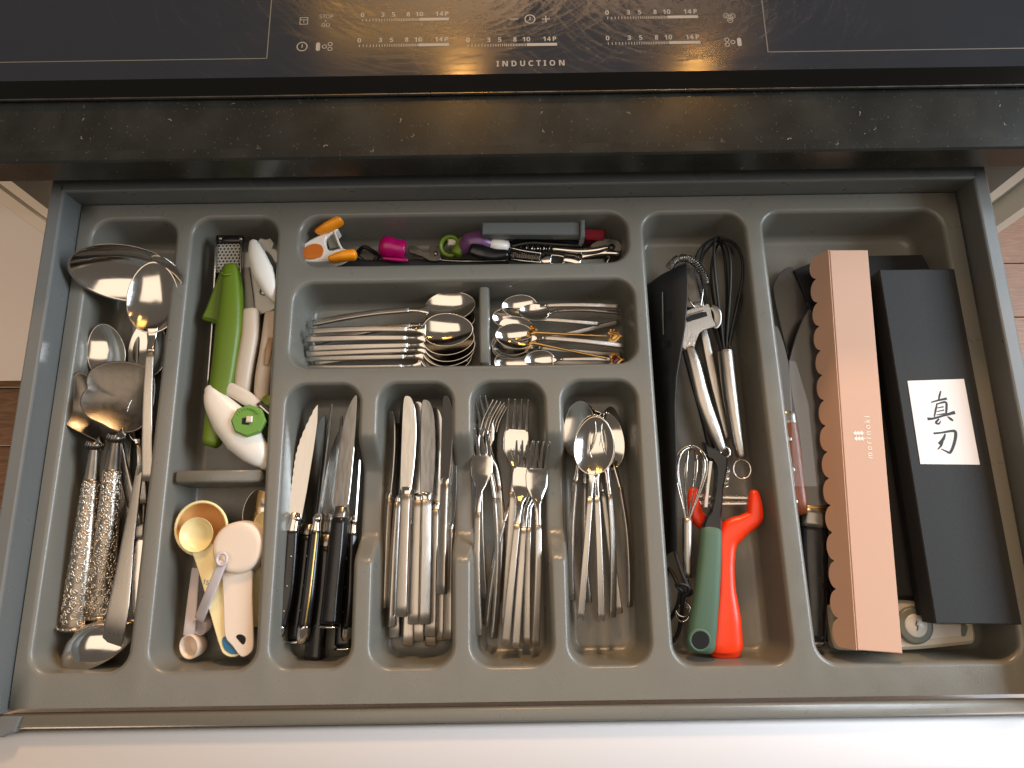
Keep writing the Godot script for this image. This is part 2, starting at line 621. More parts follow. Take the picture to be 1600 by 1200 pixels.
func hob() -> void:
	var y := 0.096
	var h := thing("induction_hob", "black glass induction hob with printed touch controls behind the worktop edge", "hob", Vector3(0, 0.0905, -0.3))
	var st := begin(false)
	box(st, Vector3(-0.60, 0.0915, -0.62), Vector3(0.60, 0.0945, -0.0460), 0.0004)
	part("trim_frame", st, M["dull steel"], h)
	st = begin(false)
	# glass with a wide bevelled front edge
	var a := [Vector3(-0.605, 0.0946, -0.0470), Vector3(0.605, 0.0946, -0.0470), Vector3(0.605, y, -0.0632), Vector3(-0.605, y, -0.0632)]
	tri(st, a[0], a[2], a[1])
	tri(st, a[0], a[3], a[2])
	part("bevelled_edge", st, M["hob edge"], h)
	st = begin(false)
	tri(st, Vector3(-0.605, y, -0.0632), Vector3(0.605, y, -0.64), Vector3(0.605, y, -0.0632))
	tri(st, Vector3(-0.605, y, -0.0632), Vector3(-0.605, y, -0.64), Vector3(0.605, y, -0.64))
	part("glass", st, M["hob glass"], h)
	var yy := y + 0.0001
	# cooking zone outlines
	var zl := 0.0008
	for z in [[Vector3(-0.4400, 0.0960, -0.0856), Vector3(-0.2129, 0.0960, -0.0817), Vector3(-0.2120, 0.0960, -0.1377), -1], [Vector3(0.4294, 0.0960, -0.0790), Vector3(0.2124, 0.0960, -0.0806), Vector3(0.2131, 0.0960, -0.1334), 1]]:
		st = begin(false)
		var c: Vector3 = z[1]
		var x1: float = c.x + z[3] * 0.32
		box(st, Vector3(c.x, yy, c.z - zl / 2), Vector3(x1, yy + 0.0001, c.z + zl / 2), 0.0)
		box(st, Vector3(c.x - zl / 2, yy, c.z + zl / 2), Vector3(c.x + zl / 2, yy + 0.0001, c.z - 0.21), 0.0)
		part("zone_outline", st, M["zone line"], h)
	# power scales
	for s in [[Vector3(-0.1350, 0.0960, -0.0914), Vector3(-0.0584, 0.0960, -0.0907)], [Vector3(-0.1332, 0.0960, -0.1172), Vector3(-0.0585, 0.0960, -0.1172)], [Vector3(-0.0423, 0.0960, -0.0901), Vector3(0.0338, 0.0960, -0.0901)], [Vector3(0.0778, 0.0960, -0.1158), Vector3(0.1560, 0.0960, -0.1160)], [Vector3(0.0771, 0.0960, -0.0900), Vector3(0.1559, 0.0960, -0.0905)]]:
		var p: Vector3 = s[0]
		var q: Vector3 = s[1]
		var w := q.x - p.x
		st = begin(false)
		box(st, Vector3(p.x + w * 0.66, yy, p.z - 0.0028), Vector3(q.x, yy + 0.0001, p.z), 0.0)
		var x := 0.0
		var gap := 0.042
		while x < 0.65:
			box(st, Vector3(p.x + w * x, yy, p.z - 0.0026), Vector3(p.x + w * x + 0.0006, yy + 0.0001, p.z), 0.0)
			x += gap
			gap = maxf(gap * 0.95, 0.017)
		part("power_scale", st, M["hob print"], h)
		for d in [["0", 0.0], ["3", 0.235], ["5", 0.36], ["8", 0.53], ["10", 0.655], ["14", 0.885], ["P", 0.97]]:
			letters("scale_figure", d[0], Vector3(p.x + w * d[1], yy, p.z - 0.0068), 0.0045, M["hob print"], h, 0.0, "Droid Sans", 0.0002, Basis.IDENTITY, true)
	letters("lettering", "I N D U C T I O N", Vector3(0.0108, 0.0960, -0.0730), 0.0054, M["hob print"], h, 0.0, "Droid Sans", 0.0002, Basis.IDENTITY, true)
	letters("lettering", "STOP", Vector3(-0.1644, 0.0960, -0.1230), 0.0038, M["hob print"], h)
	letters("lettering", "+", Vector3(-0.1647, 0.0960, -0.1185), 0.0034, M["hob print"], h)
	letters("lettering", "GO", Vector3(-0.1645, 0.0960, -0.1145), 0.0038, M["hob print"], h)
	var at: Vector3
	for sgn in [[Vector3(-0.0026, 0.0960, -0.1175), 0], [Vector3(0.0249, 0.0960, -0.1171), 1]]:
		at = sgn[0]
		st = begin(false)
		box(st, Vector3(at.x - 0.0035, yy, at.z - 0.0004), Vector3(at.x + 0.0035, yy + 0.0001, at.z + 0.0004), 0.0)
		if sgn[1]: box(st, Vector3(at.x - 0.0004, yy, at.z - 0.0035), Vector3(at.x + 0.0004, yy + 0.00013, at.z + 0.0035), 0.0)
		part("plus_symbol" if sgn[1] else "minus_symbol", st, M["hob print"], h)
	# timer, power and lock symbols
	for c in [Vector3(0.0112, 0.0960, -0.1173), Vector3(-0.1836, 0.0960, -0.0929)]:
		st = begin(false)
		annulus(st, c, 0.0047, 0.0038, yy)
		box(st, Vector3(c.x - 0.0004, yy, c.z - 0.0024), Vector3(c.x + 0.0004, yy + 0.0001, c.z + 0.0012), 0.0)
		part("dial_symbol", st, M["hob print"], h)
	at = Vector3(-0.1835, 0.0960, -0.1188)
	st = begin(false)
	for b in [[-0.0036, -0.0036, 0.0036, -0.003], [-0.0036, 0.003, 0.0036, 0.0036], [-0.0036, -0.003, -0.003, 0.003], [0.003, -0.003, 0.0036, 0.003], [-0.003, -0.0014, 0.003, -0.0008], [-0.0003, -0.0006, 0.0003, 0.0018]]:
		box(st, Vector3(at.x + b[0], yy, at.z + b[1]), Vector3(at.x + b[2], yy + 0.0001, at.z + b[3]), 0.0)
	part("lock_symbol", st, M["hob print"], h)
	for c in [[Vector3(-0.1645, 0.0960, -0.0926), 1.0], [Vector3(0.1835, 0.0960, -0.0910), -1.0]]:
		at = c[0]
		st = begin(false)
		plate(st, round_rect(at.x - c[1] * 0.0055 - 0.0018, at.x - c[1] * 0.0055 + 0.0018, at.z - 0.0042, at.z + 0.0042, 0.0017), yy, yy + 0.0001)
		for o in [Vector3(0, 0, 0), Vector3(c[1] * 0.0048, 0, -0.0024), Vector3(c[1] * 0.0048, 0, 0.0024)]: annulus(st, at + o, 0.0021, 0.0014, yy)
		part("zone_bridge_symbol", st, M["hob print"], h)
	at = Vector3(0.1830, 0.0960, -0.1156)
	st = begin(false)
	for o in [Vector3(-0.0028, 0, -0.0022), Vector3(0.0026, 0, -0.0018), Vector3(0.0002, 0, 0.0026)]:
		annulus(st, at + o, 0.0026, 0.0020, yy)
		annulus(st, at + o * 0.7, 0.0013, 0.0008, yy)
	part("hob_fan_symbol", st, M["hob print"], h)

func annulus(st: SurfaceTool, c: Vector3, r: float, r2: float, y: float) -> void:
	for k in 20:
		var a := Vector3(cos(TAU * k / 20), 0, sin(TAU * k / 20))
		var b := Vector3(cos(TAU * (k + 1) / 20), 0, sin(TAU * (k + 1) / 20))
		var o := Vector3(c.x, y + 0.0001, c.z)
		tri(st, o + a * r2, o + a * r, o + b * r)
		tri(st, o + a * r2, o + b * r, o + b * r2)

func drawer() -> void:
	var d := thing("drawer", "grey metal-sided kitchen drawer pulled open under the worktop, white front", "drawer", Vector3(0, -0.062, 0.22))
	var st: SurfaceTool
	for s in [-1.0, 1.0]:
		# side wall: inner face leans out a little, top edge rounded
		st = begin()
		var prof := [Vector2(0.4165, -0.062), Vector2(0.4160, -0.004), Vector2(0.4118, 0.0300), Vector2(0.4122, 0.0314), Vector2(0.4135, 0.0320), Vector2(0.4228, 0.0320), Vector2(0.4240, 0.0314), Vector2(0.4245, 0.0300), Vector2(0.4245, -0.062)]
		var r0 := PackedVector3Array()
		var r1 := PackedVector3Array()
		for p in prof:
			r0.append(Vector3(s * p.x, p.y, -0.30))
			r1.append(Vector3(s * p.x, p.y, 0.4455))
		var rings := [r0, r1]
		var cs := begin(false)
		skin(cs, rings)
		part("side_wall", cs, M["drawer metal"], d)
	st = begin(false)
	var bp := [Vector2(0.0008, -0.062), Vector2(0.0, -0.004), Vector2(0.0045, 0.0300), Vector2(0.0040, 0.0314), Vector2(0.0030, 0.0320), Vector2(-0.012, 0.0320), Vector2(-0.013, -0.062)]
	var q0 := PackedVector3Array()
	var q1 := PackedVector3Array()
	for p in bp:
		q0.append(Vector3(-0.4145, p.y, p.x))
		q1.append(Vector3(0.4145, p.y, p.x))
	skin(st, [q0, q1])
	part("back_wall", st, M["drawer metal"], d)
	st = begin(false)
	box(st, Vector3(-0.4155, -0.064, 0.001), Vector3(0.4155, -0.0615, 0.446), 0.0)
	part("bottom", st, M["white board"], d)
	st = begin()
	# rail along the inside of the front
	sweep(st, [[Vector3(-0.4135, -0.001, 0.4525), 0.0055, 0.0065], [Vector3(0.4135, -0.001, 0.4525), 0.0055, 0.0065]], 16, 6.0, 1, 0.0)
	part("front_rail", st, M["tray plastic"], d)
	st = begin(false)
	plate(st, PackedVector2Array([Vector2(-0.47, 0.4475), Vector2(-0.414, 0.4475), Vector2(-0.398, 0.4475), Vector2(-0.402, 0.4590), Vector2(-0.410, 0.4625), Vector2(-0.47, 0.4625)]), -0.004, 0.0085, 0.0012)
	part("corner_bracket", st, M["drawer metal"], d)
	st = begin(false)
	plate(st, PackedVector2Array([Vector2(0.47, 0.4475), Vector2(0.4145, 0.4475), Vector2(0.4145, 0.4600), Vector2(0.47, 0.4600)]), -0.004, 0.0085, 0.0012)
	part("corner_bracket", st, M["drawer metal"], d)
	st = begin()
	sweep(st, [[Vector3(-0.47, -0.152, 0.4800), 0.0215, 0.15], [Vector3(0.47, -0.152, 0.4800), 0.0215, 0.15]], 40, 14.0, 1, 0.0)
	part("front_panel", st, M["white lacquer"], d)

# compartments of the tray: name, x0 back and front, x1 back and front, z0, z1 of their rims; then the cell of flat rim round each
const BAYS := [
	["far_left", -0.4047, -0.4066, -0.3183, -0.3195, 0.0130, 0.4213, -0.4142, -0.3148, 0.0012, 0.4435],
	["left", -0.3102, -0.3112, -0.2238, -0.2158, 0.0126, 0.4212, -0.3148, -0.2143, 0.0012, 0.4435],
	["gadgets", -0.2092, -0.2092, 0.1048, 0.1048, 0.0128, 0.0701, -0.2143, 0.1091, 0.0012, 0.0749],
	["teaspoons", -0.2112, -0.2122, 0.1072, 0.1076, 0.0796, 0.1678, -0.2143, 0.1091, 0.0749, 0.1719],
	["steak_knives", -0.2124, -0.2132, -0.1399, -0.1393, 0.1760, 0.4205, -0.2143, -0.1356, 0.1719, 0.4435],
	["table_knives", -0.1315, -0.1315, -0.0582, -0.0563, 0.1760, 0.4212, -0.1356, -0.0532, 0.1719, 0.4435],
	["forks", -0.0487, -0.0495, 0.0228, 0.0251, 0.1762, 0.4213, -0.0532, 0.0279, 0.1719, 0.4435],
	["spoons", 0.0312, 0.0303, 0.1046, 0.1043, 0.1763, 0.4215, 0.0279, 0.1091, 0.1719, 0.4435],
	["peelers", 0.1124, 0.1147, 0.2149, 0.2192, 0.0145, 0.4229, 0.1091, 0.2215, 0.0012, 0.4435],
	["boxes", 0.2245, 0.2310, 0.4012, 0.4040, 0.0150, 0.4226, 0.2215, 0.4142, 0.0012, 0.4435]]

func saddle(p: Vector3) -> Vector3:
	# the dividers between the four cutlery bays dip in the middle, for the fingers
	if p.x > -0.176 and p.x < 0.068 and p.z > 0.2 and p.z < 0.36:
		var k := smoothstep(0.224, 0.256, p.z) * (1.0 - smoothstep(0.306, 0.336, p.z))
		p.y = FLOOR_Y + (p.y - FLOOR_Y) * (1.0 - 0.62 * k)
	return p

func tray() -> void:
	var t := thing("cutlery_tray", "grey plastic cutlery tray with ten rounded compartments filling the drawer", "cutlery tray", Vector3(0, -0.06, 0.222))
	var st := begin()
	for b in BAYS:
		var rings := []
		var prof := []
		for k in 6:
			var a := deg_to_rad(84.0) * k / 5
			prof.append(Vector2(0.0042 * sin(a), -0.0042 * (1.0 - cos(a))))
		for k in 3: prof.append(Vector2(0.0042 + 0.004 * (k + 1) / 3, lerpf(-0.0038, FLOOR_Y + 0.0085, (k + 1) / 3.0)))
		for k in 5:
			var a := deg_to_rad(90.0) * (k + 1) / 5
			prof.append(Vector2(0.0082 + 0.0085 * (1.0 - cos(a)), FLOOR_Y + 0.0085 * (1.0 - sin(a))))
		# the flat rim from the edge of the cell to the edge of the bay, then down the wall to the floor
		var x0: float = (b[1] + b[2]) / 2
		var x1: float = (b[3] + b[4]) / 2
		for p in prof:
			var o := round_rect(x0 + p.x, x1 - p.x, b[5] + p.x, b[6] - p.x, 0.0215 - p.x, 8, 56)
			var r := PackedVector3Array()
			for v in o:
				var u := (v.x - x0) / (x1 - x0)
				var w: float = (v.y - b[5]) / (b[6] - b[5])
				r.append(saddle(Vector3(lerpf(lerpf(b[1], b[3], u), lerpf(b[2], b[4], u), w), p.y, v.y)))
			if rings.is_empty():
				# the flat rim round the bay, out to the edges of its cell; 64 points a side: 9 of the corner, 55 of the straight
				var rim := PackedVector3Array()
				for j in r.size():
					var side := j / 64
					var s := j % 64
					var at := r[j]
					if s > 8: at = [Vector3(b[8], 0, at.z), Vector3(at.x, 0, b[10]), Vector3(b[7], 0, at.z), Vector3(at.x, 0, b[9])][side]
					else:
						var first := s < 4
						var corner := Vector3([b[8], b[8], b[7], b[7]][side], 0, [b[9], b[10], b[10], b[9]][side])
						at = corner if s == 4 else (Vector3(at.x, 0, corner.z) if first == (side % 2 == 0) else Vector3(corner.x, 0, at.z))
					rim.append(saddle(at))
				rings.append(rim)
			rings.append(r)
		skin(st, rings, false)
		var last: PackedVector3Array = rings[-1]
		var c := Vector3((x0 + x1) / 2, FLOOR_Y, (b[5] + b[6]) / 2)
		for j in last.size(): tri(st, last[j], c, last[(j + 1) % last.size()])
	var edge := rect(-0.4142, 0.4142, 0.0012, 0.4435)
	var e1 := PackedVector3Array()
	var e2 := PackedVector3Array()
	for p in edge:
		e1.append(Vector3(p.x, 0, p.y))
		e2.append(Vector3(p.x, -0.014, p.y))
	skin(st, [e2, e1], false)
	part("tray_body", st, M["tray plastic"], t)
	# two loose cross bars
	var bar := thing("tray_divider", "short grey divider bar standing between the teaspoons and small spoons", "divider", Vector3(-0.0356, -0.0480, 0.1114))
	st = begin()
	var c0 := Vector3(-0.0337, -0.0050, 0.0861)
	var c1 := Vector3(-0.0335, -0.0050, 0.1650)
	sweep(st, [[Vector3(c0.x, -0.0250, c0.z + 0.001), 0.0048, 0.0205], [Vector3(c1.x, -0.0250, c1.z - 0.004), 0.0048, 0.0205]], 24, 8.0, 2, 0.0)
	part("bar", st, M["tray plastic"], bar)
	bar = thing("tray_divider", "grey divider bar across the compartment above the measuring spoons", "divider", Vector3(-0.2830, -0.0480, 0.2543))
	st = begin()
	c0 = Vector3(-0.3058, -0.0060, 0.2592)
	sweep(st, [[Vector3(-0.3028, -0.0265, c0.z), 0.0058, 0.0205], [Vector3(-0.2275, -0.0265, c0.z), 0.0058, 0.0205]], 24, 8.0, 2, 0.0)
	part("bar", st, M["tray plastic"], bar)

# ---------------------------------------------------------------- cutlery
func spoon(length: float, a: float, b: float, depth: float, neck: float, end: float, collar: float, bowl_mat := "mirror steel", handle_mat := "satin steel") -> Node3D:
	var t := Node3D.new()
	var o := PackedVector2Array()
	for k in 36:
		var f := TAU * k / 36
		o.append(Vector2(b * sin(f) * (1.0 - 0.10 * cos(f)), -a * cos(f)))
	var st := begin()
	dish(st, o, Vector2(0, -0.08 * a), depth, 0.0013, 2.0, Transform3D(Basis.IDENTITY, Vector3(0, 0, -length + a)), 0.9)
	var zn := -length + 2 * a
	var zc := -length * (1.0 - collar)
	sweep(st, [[Vector3(0, 0.0000, zn - a * 0.14), 0.0052, 0.0008], [Vector3(0, -0.0004, zn + 0.002), neck * 1.3, 0.0012], [Vector3(0, 0.0008, lerpf(zn, zc, 0.5)), neck, 0.0015], [Vector3(0, 0.0030, zc), neck, 0.0016]], 14, 2.6, 5, 0.4)
	part("bowl", st, M[bowl_mat], t, false)
	st = begin()
	sweep(st, [[Vector3(0, 0.0030, zc), neck * 1.03, 0.0017], [Vector3(0, 0.0060, zc * 0.66), lerpf(neck, end, 0.4), 0.0018], [Vector3(0, 0.0050, zc * 0.33), lerpf(neck, end, 0.75), 0.0018], [Vector3(0, 0.0015, 0), end, 0.0017]], 20, 5.0, 4, 0.0)
	part("handle", st, M[handle_mat], t, false)
	return t

func fork(length: float) -> Node3D:
	var t := Node3D.new()
	var st := begin()
	var L := length
	sweep(st, [[Vector3(0, -0.0050, -0.868 * L), 0.0108, 0.0008], [Vector3(0, -0.0062, -0.83 * L), 0.0119, 0.0009], [Vector3(0, -0.0060, -0.775 * L), 0.0112, 0.0010], [Vector3(0, -0.0036, -0.725 * L), 0.0066, 0.0012], [Vector3(0, -0.0005, -0.685 * L), 0.0034, 0.0015], [Vector3(0, 0.0020, -0.63 * L), 0.0028, 0.0016], [Vector3(0, 0.0038, -0.58 * L), 0.0028, 0.0016]], 16, 3.0, 5, 0.3)
	part("head", st, M["mirror steel"], t, false)
	st = begin()
	sweep(st, [[Vector3(0, -0.0053, -0.862 * L), 0.0021, 0.0008], [Vector3(0, -0.0020, -0.92 * L), 0.0017, 0.0008], [Vector3(0, 0.0030, -0.965 * L), 0.0013, 0.0007], [Vector3(0, 0.0070, -L), 0.0007, 0.0005]], 10, 2.6, 4, 1.0)
	var tine := mesh_of(st)
	for k in 4:
		var o := part("tine", tine, M["mirror steel"], t, false)
		o.position.x = -0.0087 + 0.0058 * k
	st = begin()
	sweep(st, [[Vector3(0, 0.0038, -0.58 * L), 0.0029, 0.0017], [Vector3(0, 0.0064, -0.38 * L), 0.0034, 0.0019], [Vector3(0, 0.0050, -0.18 * L), 0.0037, 0.0019], [Vector3(0, 0.0015, 0), 0.0041, 0.0018]], 20, 5.0, 4, 0.0)
	part("handle", st, M["satin steel"], t, false)
	return t

func table_knife(length: float) -> Node3D:
	var t := Node3D.new()
	var L := length
	var st := begin(false)
	plate(st, loop([Vector2(-0.0050, -0.555 * L), Vector2(-0.0062, -0.60 * L), Vector2(-0.0066, -0.75 * L), Vector2(-0.0066, -0.90 * L), Vector2(-0.0058, -0.985 * L), Vector2(-0.0028, -L), Vector2(0.0026, -0.985 * L), Vector2(0.0066, -0.92 * L), Vector2(0.0082, -0.80 * L), Vector2(0.0075, -0.68 * L), Vector2(0.0056, -0.585 * L), Vector2(0.0045, -0.555 * L)], 4), -0.0008, 0.0008, 0.0004)
	part("blade", st, M["blade steel"], t, false)
	st = begin()
	sweep(st, [[Vector3(0, 0, -0.572 * L), 0.0048, 0.0012], [Vector3(0, 0, -0.557 * L), 0.0047, 0.0024], [Vector3(0, 0, -0.540 * L), 0.0044, 0.0027]], 16, 3.0, 3, 0.4)
	part("collar", st, M["mirror steel"], t, false)
	st = begin()
	sweep(st, [[Vector3(0, 0, -0.541 * L), 0.0047, 0.0030], [Vector3(0, 0.0004, -0.30 * L), 0.0050, 0.0034], [Vector3(0, 0, 0), 0.0056, 0.0035]], 22, 5.0, 4, 0.0)
	part("handle", st, M["satin steel"], t, false)
	return t

func steak_knife(length: float) -> Node3D:
	# slim serrated blade, steel bolster, curved black handle with rivets and a steel butt
	var t := Node3D.new()
	var L := length
	var st := begin(false)
	var o := PackedVector2Array([Vector2(0.0062, -0.50 * L), Vector2(0.0078, -0.62 * L), Vector2(0.0092, -0.80 * L), Vector2(0.0095, -0.92 * L), Vector2(0.0078, -L)])
	for k in 27:
		var u := k / 26.0
		o.append(Vector2(lerpf(0.0060, -0.0070, sin(PI * 0.5 * minf(u * 1.7, 1.0))) - (0.0007 if k % 2 else 0.0), lerpf(-0.988 * L, -0.55 * L, u)))
	o.append(Vector2(-0.0045, -0.50 * L))
	plate(st, o, -0.0008, 0.0008, 0.0)
	part("blade", st, M["blade steel"], t, false)
	st = begin()
	sweep(st, [[Vector3(0.0005, 0, -0.52 * L), 0.0042, 0.0024], [Vector3(0, 0, -0.50 * L), 0.0062, 0.0046], [Vector3(-0.0004, 0, -0.485 * L), 0.0050, 0.0040], [Vector3(-0.001, 0, -0.44 * L), 0.0060, 0.0050]], 16, 2.4, 4, 0.4)
	part("bolster", st, M["mirror steel"], t, false)
	st = begin()
	sweep(st, [[Vector3(-0.001, 0, -0.445 * L), 0.0062, 0.0052], [Vector3(0.0008, 0, -0.32 * L), 0.0068, 0.0058], [Vector3(0.0016, 0, -0.18 * L), 0.0074, 0.0060], [Vector3(-0.0022, 0, -0.055 * L), 0.0076, 0.0060]], 20, 3.2, 5, 0.2)
	part("handle", st, M["black plastic"], t, false)
	st = begin()
	sweep(st, [[Vector3(-0.0020, 0, -0.062 * L), 0.0079, 0.0063], [Vector3(-0.0042, 0, -0.025 * L), 0.0080, 0.0062], [Vector3(-0.0062, 0, -0.004 * L), 0.0064, 0.0052]], 16, 2.6, 3, 0.8)
	part("butt_cap", st, M["mirror steel"], t, false)
	for z in [-0.34, -0.22, -0.12]:
		st = begin()
		ball(st, Vector3(0.001, 0.0052, z * L), 0.0013)
		part("rivet", st, M["silver"], t, false)
	return t

# straight black handle with a steel collar and a steel end cap; the blade's outline is given
func black_knife(length: float, blade: PackedVector2Array, joint: float, w: float, h: float) -> Node3D:
	var t := Node3D.new()
	var L := length
	var st := begin(false)
	plate(st, blade, -0.0009, 0.0009, 0.0003)
	part("blade", st, M["blade steel"], t, false)
	st = begin()
	sweep(st, [[Vector3(0, 0, -(joint + 0.045) * L), w * 0.60, h * 0.45], [Vector3(0, 0, -(joint + 0.02) * L), w * 0.84, h * 0.8], [Vector3(0, 0, -joint * L), w * 0.86, h * 0.9]], 18, 3.0, 3, 0.3)
	part("bolster", st, M["dull steel"], t, false)
	st = begin()
	sweep(st, [[Vector3(0, 0, -joint * L), w * 0.88, h * 0.92], [Vector3(0, 0, -joint * 0.6 * L), w, h], [Vector3(0, 0, -joint * 0.3 * L), w * 0.97, h], [Vector3(0, 0, -0.012 * L), w * 1.08, h * 1.05]], 20, 3.4, 4, 0.0)
	part("handle", st, M["black plastic"], t, false)
	st = begin()
	sweep(st, [[Vector3(0, 0, -0.012 * L), w * 1.09, h * 1.07], [Vector3(0, 0, 0), w * 1.04, h * 1.0]], 20, 3.4, 2, 0.0)
	part("end_cap", st, M["mirror steel"], t, false)
	return t

func use(proto: Node3D, called: String, length: float, end: Vector3, tip: Vector3, roll: float, label: String, category: String, group := "") -> Node3D:
	var t := proto.duplicate() as Node3D
	t.name = numbered(called)
	add_child(t)
	t.transform = lying(end, tip, length, roll)
	tag(t, label, category, group)
	return t

func cutlery() -> void:
	var p := spoon(0.19, 0.0285, 0.0192, 0.0072, 0.0025, 0.0033, 0.415)
	var g := "table spoons in the tray"
	use(p, "table_spoon", 0.19, Vector3(0.0817, -0.0400, 0.3798), Vector3(0.0646, -0.0340, 0.1996), 0.1, "steel table spoon at the bottom of the pile, its handle slanting right", "spoon", g)
	use(p, "table_spoon", 0.19, Vector3(0.0563, -0.0400, 0.3700), Vector3(0.0565, -0.0250, 0.1948), 0.75, "steel table spoon second from the left, bowl tilted, tucked inside the leftmost", "spoon", g)
	use(p, "table_spoon", 0.19, Vector3(0.0409, -0.0380, 0.3676), Vector3(0.0529, -0.0200, 0.1936), 0.65, "leftmost steel table spoon, its bowl against the compartment wall", "spoon", g)
	use(p, "table_spoon", 0.19, Vector3(0.0898, -0.0380, 0.3746), Vector3(0.0803, -0.0220, 0.1991), -0.85, "rightmost steel table spoon, dark bowl leaning on the right wall", "spoon", g)
	use(p, "table_spoon", 0.19, Vector3(0.0741, -0.0330, 0.3824), Vector3(0.0761, -0.0200, 0.2046), -0.35, "steel table spoon just right of and below the topmost one", "spoon", g)
	use(p, "table_spoon", 0.19, Vector3(0.0641, -0.0280, 0.3850), Vector3(0.0643, -0.0170, 0.2070), 0.0, "steel table spoon directly under the topmost spoon, handle in the middle", "spoon", g)
	use(p, "table_spoon", 0.19, Vector3(0.0459, -0.0220, 0.3833), Vector3(0.0659, -0.0100, 0.2103), 0.05, "topmost steel table spoon, whole bowl in view with a bright reflection", "spoon", g)
	p.free()

	p = fork(0.195)
	g = "table forks in the tray"
	for f in [
		[Vector3(-0.0359, -0.0400, 0.3655), Vector3(-0.0383, -0.0200, 0.1889), 0.35, "dark steel fork at the back left with only its tine tips showing"],
		[Vector3(-0.0175, -0.0420, 0.3879), Vector3(-0.0031, -0.0260, 0.1913), 0.0, "steel fork at the back right, four tines standing upright behind the pair"],
		[Vector3(-0.0296, -0.0400, 0.3989), Vector3(-0.0274, -0.0200, 0.1937), -1.0, "steel fork lying on its side behind the left fork, curved edge up"],
		[Vector3(-0.0253, -0.0380, 0.3698), Vector3(-0.0225, -0.0260, 0.1957), -1.1, "steel fork on its side, nested under the other sideways fork"],
		[Vector3(-0.0337, -0.0360, 0.3882), Vector3(-0.0025, -0.0280, 0.2370), 0.9, "steel fork on its side whose curved neck shows left of the front pair"],
		[Vector3(0.0007, -0.0380, 0.4033), Vector3(0.0063, -0.0340, 0.2350), 0.1, "steel fork hidden under the rightmost fork, thin sliver of handle"],
		[Vector3(-0.0091, -0.0290, 0.4059), Vector3(0.0061, -0.0240, 0.2343), 0.05, "steel fork between the front pair, its handle end lowest of all"],
		[Vector3(-0.0404, -0.0260, 0.3945), Vector3(-0.0385, -0.0120, 0.2199), 0.32, "leftmost front steel fork, dull face, lying straight along the wall"],
		[Vector3(-0.0175, -0.0240, 0.4027), Vector3(0.0028, -0.0150, 0.2313), 0.12, "left one of the two shiny front forks, head partly covered"],
		[Vector3(0.0073, -0.0260, 0.4042), Vector3(0.0142, -0.0100, 0.2330), -0.22, "right one of the two shiny front forks, lying on top"]]:
		use(p, "table_fork", 0.195, f[0], f[1], f[2], f[3], "fork", g)
	p.free()

	p = table_knife(0.21)
	g = "table knives in the tray"
	for f in [
		[Vector3(-0.1140, -0.0410, 0.3974), Vector3(-0.1148, -0.0400, 0.2075), 0.2, "steel table knife under the left ones, only its handle end showing lowest left"],
		[Vector3(-0.1020, -0.0400, 0.4040), Vector3(-0.1015, -0.0380, 0.2128), -0.1, "steel table knife with the lowest handle end left of centre in its compartment"],
		[Vector3(-0.0928, -0.0410, 0.4006), Vector3(-0.0944, -0.0400, 0.2101), 0.1, "steel table knife at the bottom, handle end peeping out in the middle"],
		[Vector3(-0.0825, -0.0400, 0.4043), Vector3(-0.0783, -0.0340, 0.2139), 0.0, "steel table knife with the lowest handle end right of centre in its compartment"],
		[Vector3(-0.0737, -0.0410, 0.4004), Vector3(-0.0734, -0.0400, 0.2105), 0.1, "steel table knife handle under the dark-bladed knife at the right"],
		[Vector3(-0.0671, -0.0330, 0.3988), Vector3(-0.0654, -0.0300, 0.2277), 0.4, "rightmost steel table knife, pressed against the compartment wall"],
		[Vector3(-0.1239, -0.0360, 0.3724), Vector3(-0.1199, -0.0300, 0.1976), 0.75, "leftmost steel table knife, short dark blade and high handle end"],
		[Vector3(-0.1164, -0.0330, 0.3879), Vector3(-0.1095, -0.0260, 0.1916), 1.15, "second steel table knife from the left, blade seen nearly edge-on"],
		[Vector3(-0.0960, -0.0300, 0.3859), Vector3(-0.0933, -0.0250, 0.1909), 0.1, "steel table knife between two broad bright blades, mostly covered"],
		[Vector3(-0.0817, -0.0320, 0.3965), Vector3(-0.0775, -0.0240, 0.1972), 0.2, "steel table knife with a mottled blade left of the dark-bladed one"],
		[Vector3(-0.1054, -0.0200, 0.3790), Vector3(-0.1012, -0.0120, 0.1884), 0.20, "steel table knife with the broadest bright blade, on top at left"],
		[Vector3(-0.0858, -0.0220, 0.3855), Vector3(-0.0851, -0.0140, 0.1919), -0.30, "steel table knife with a bright blade on top, centre right"],
		[Vector3(-0.0712, -0.0160, 0.3610), Vector3(-0.0667, -0.0100, 0.1890), 0.5, "steel table knife with a dark shaded blade lying on top at right"]]:
		use(p, "table_knife", 0.21, f[0], f[1], f[2], f[3], "knife", g)
	p.free()

	g = "teaspoons left of the divider"
	p = spoon(0.15, 0.0235, 0.0155, 0.0058, 0.0022, 0.0030, 0.40)
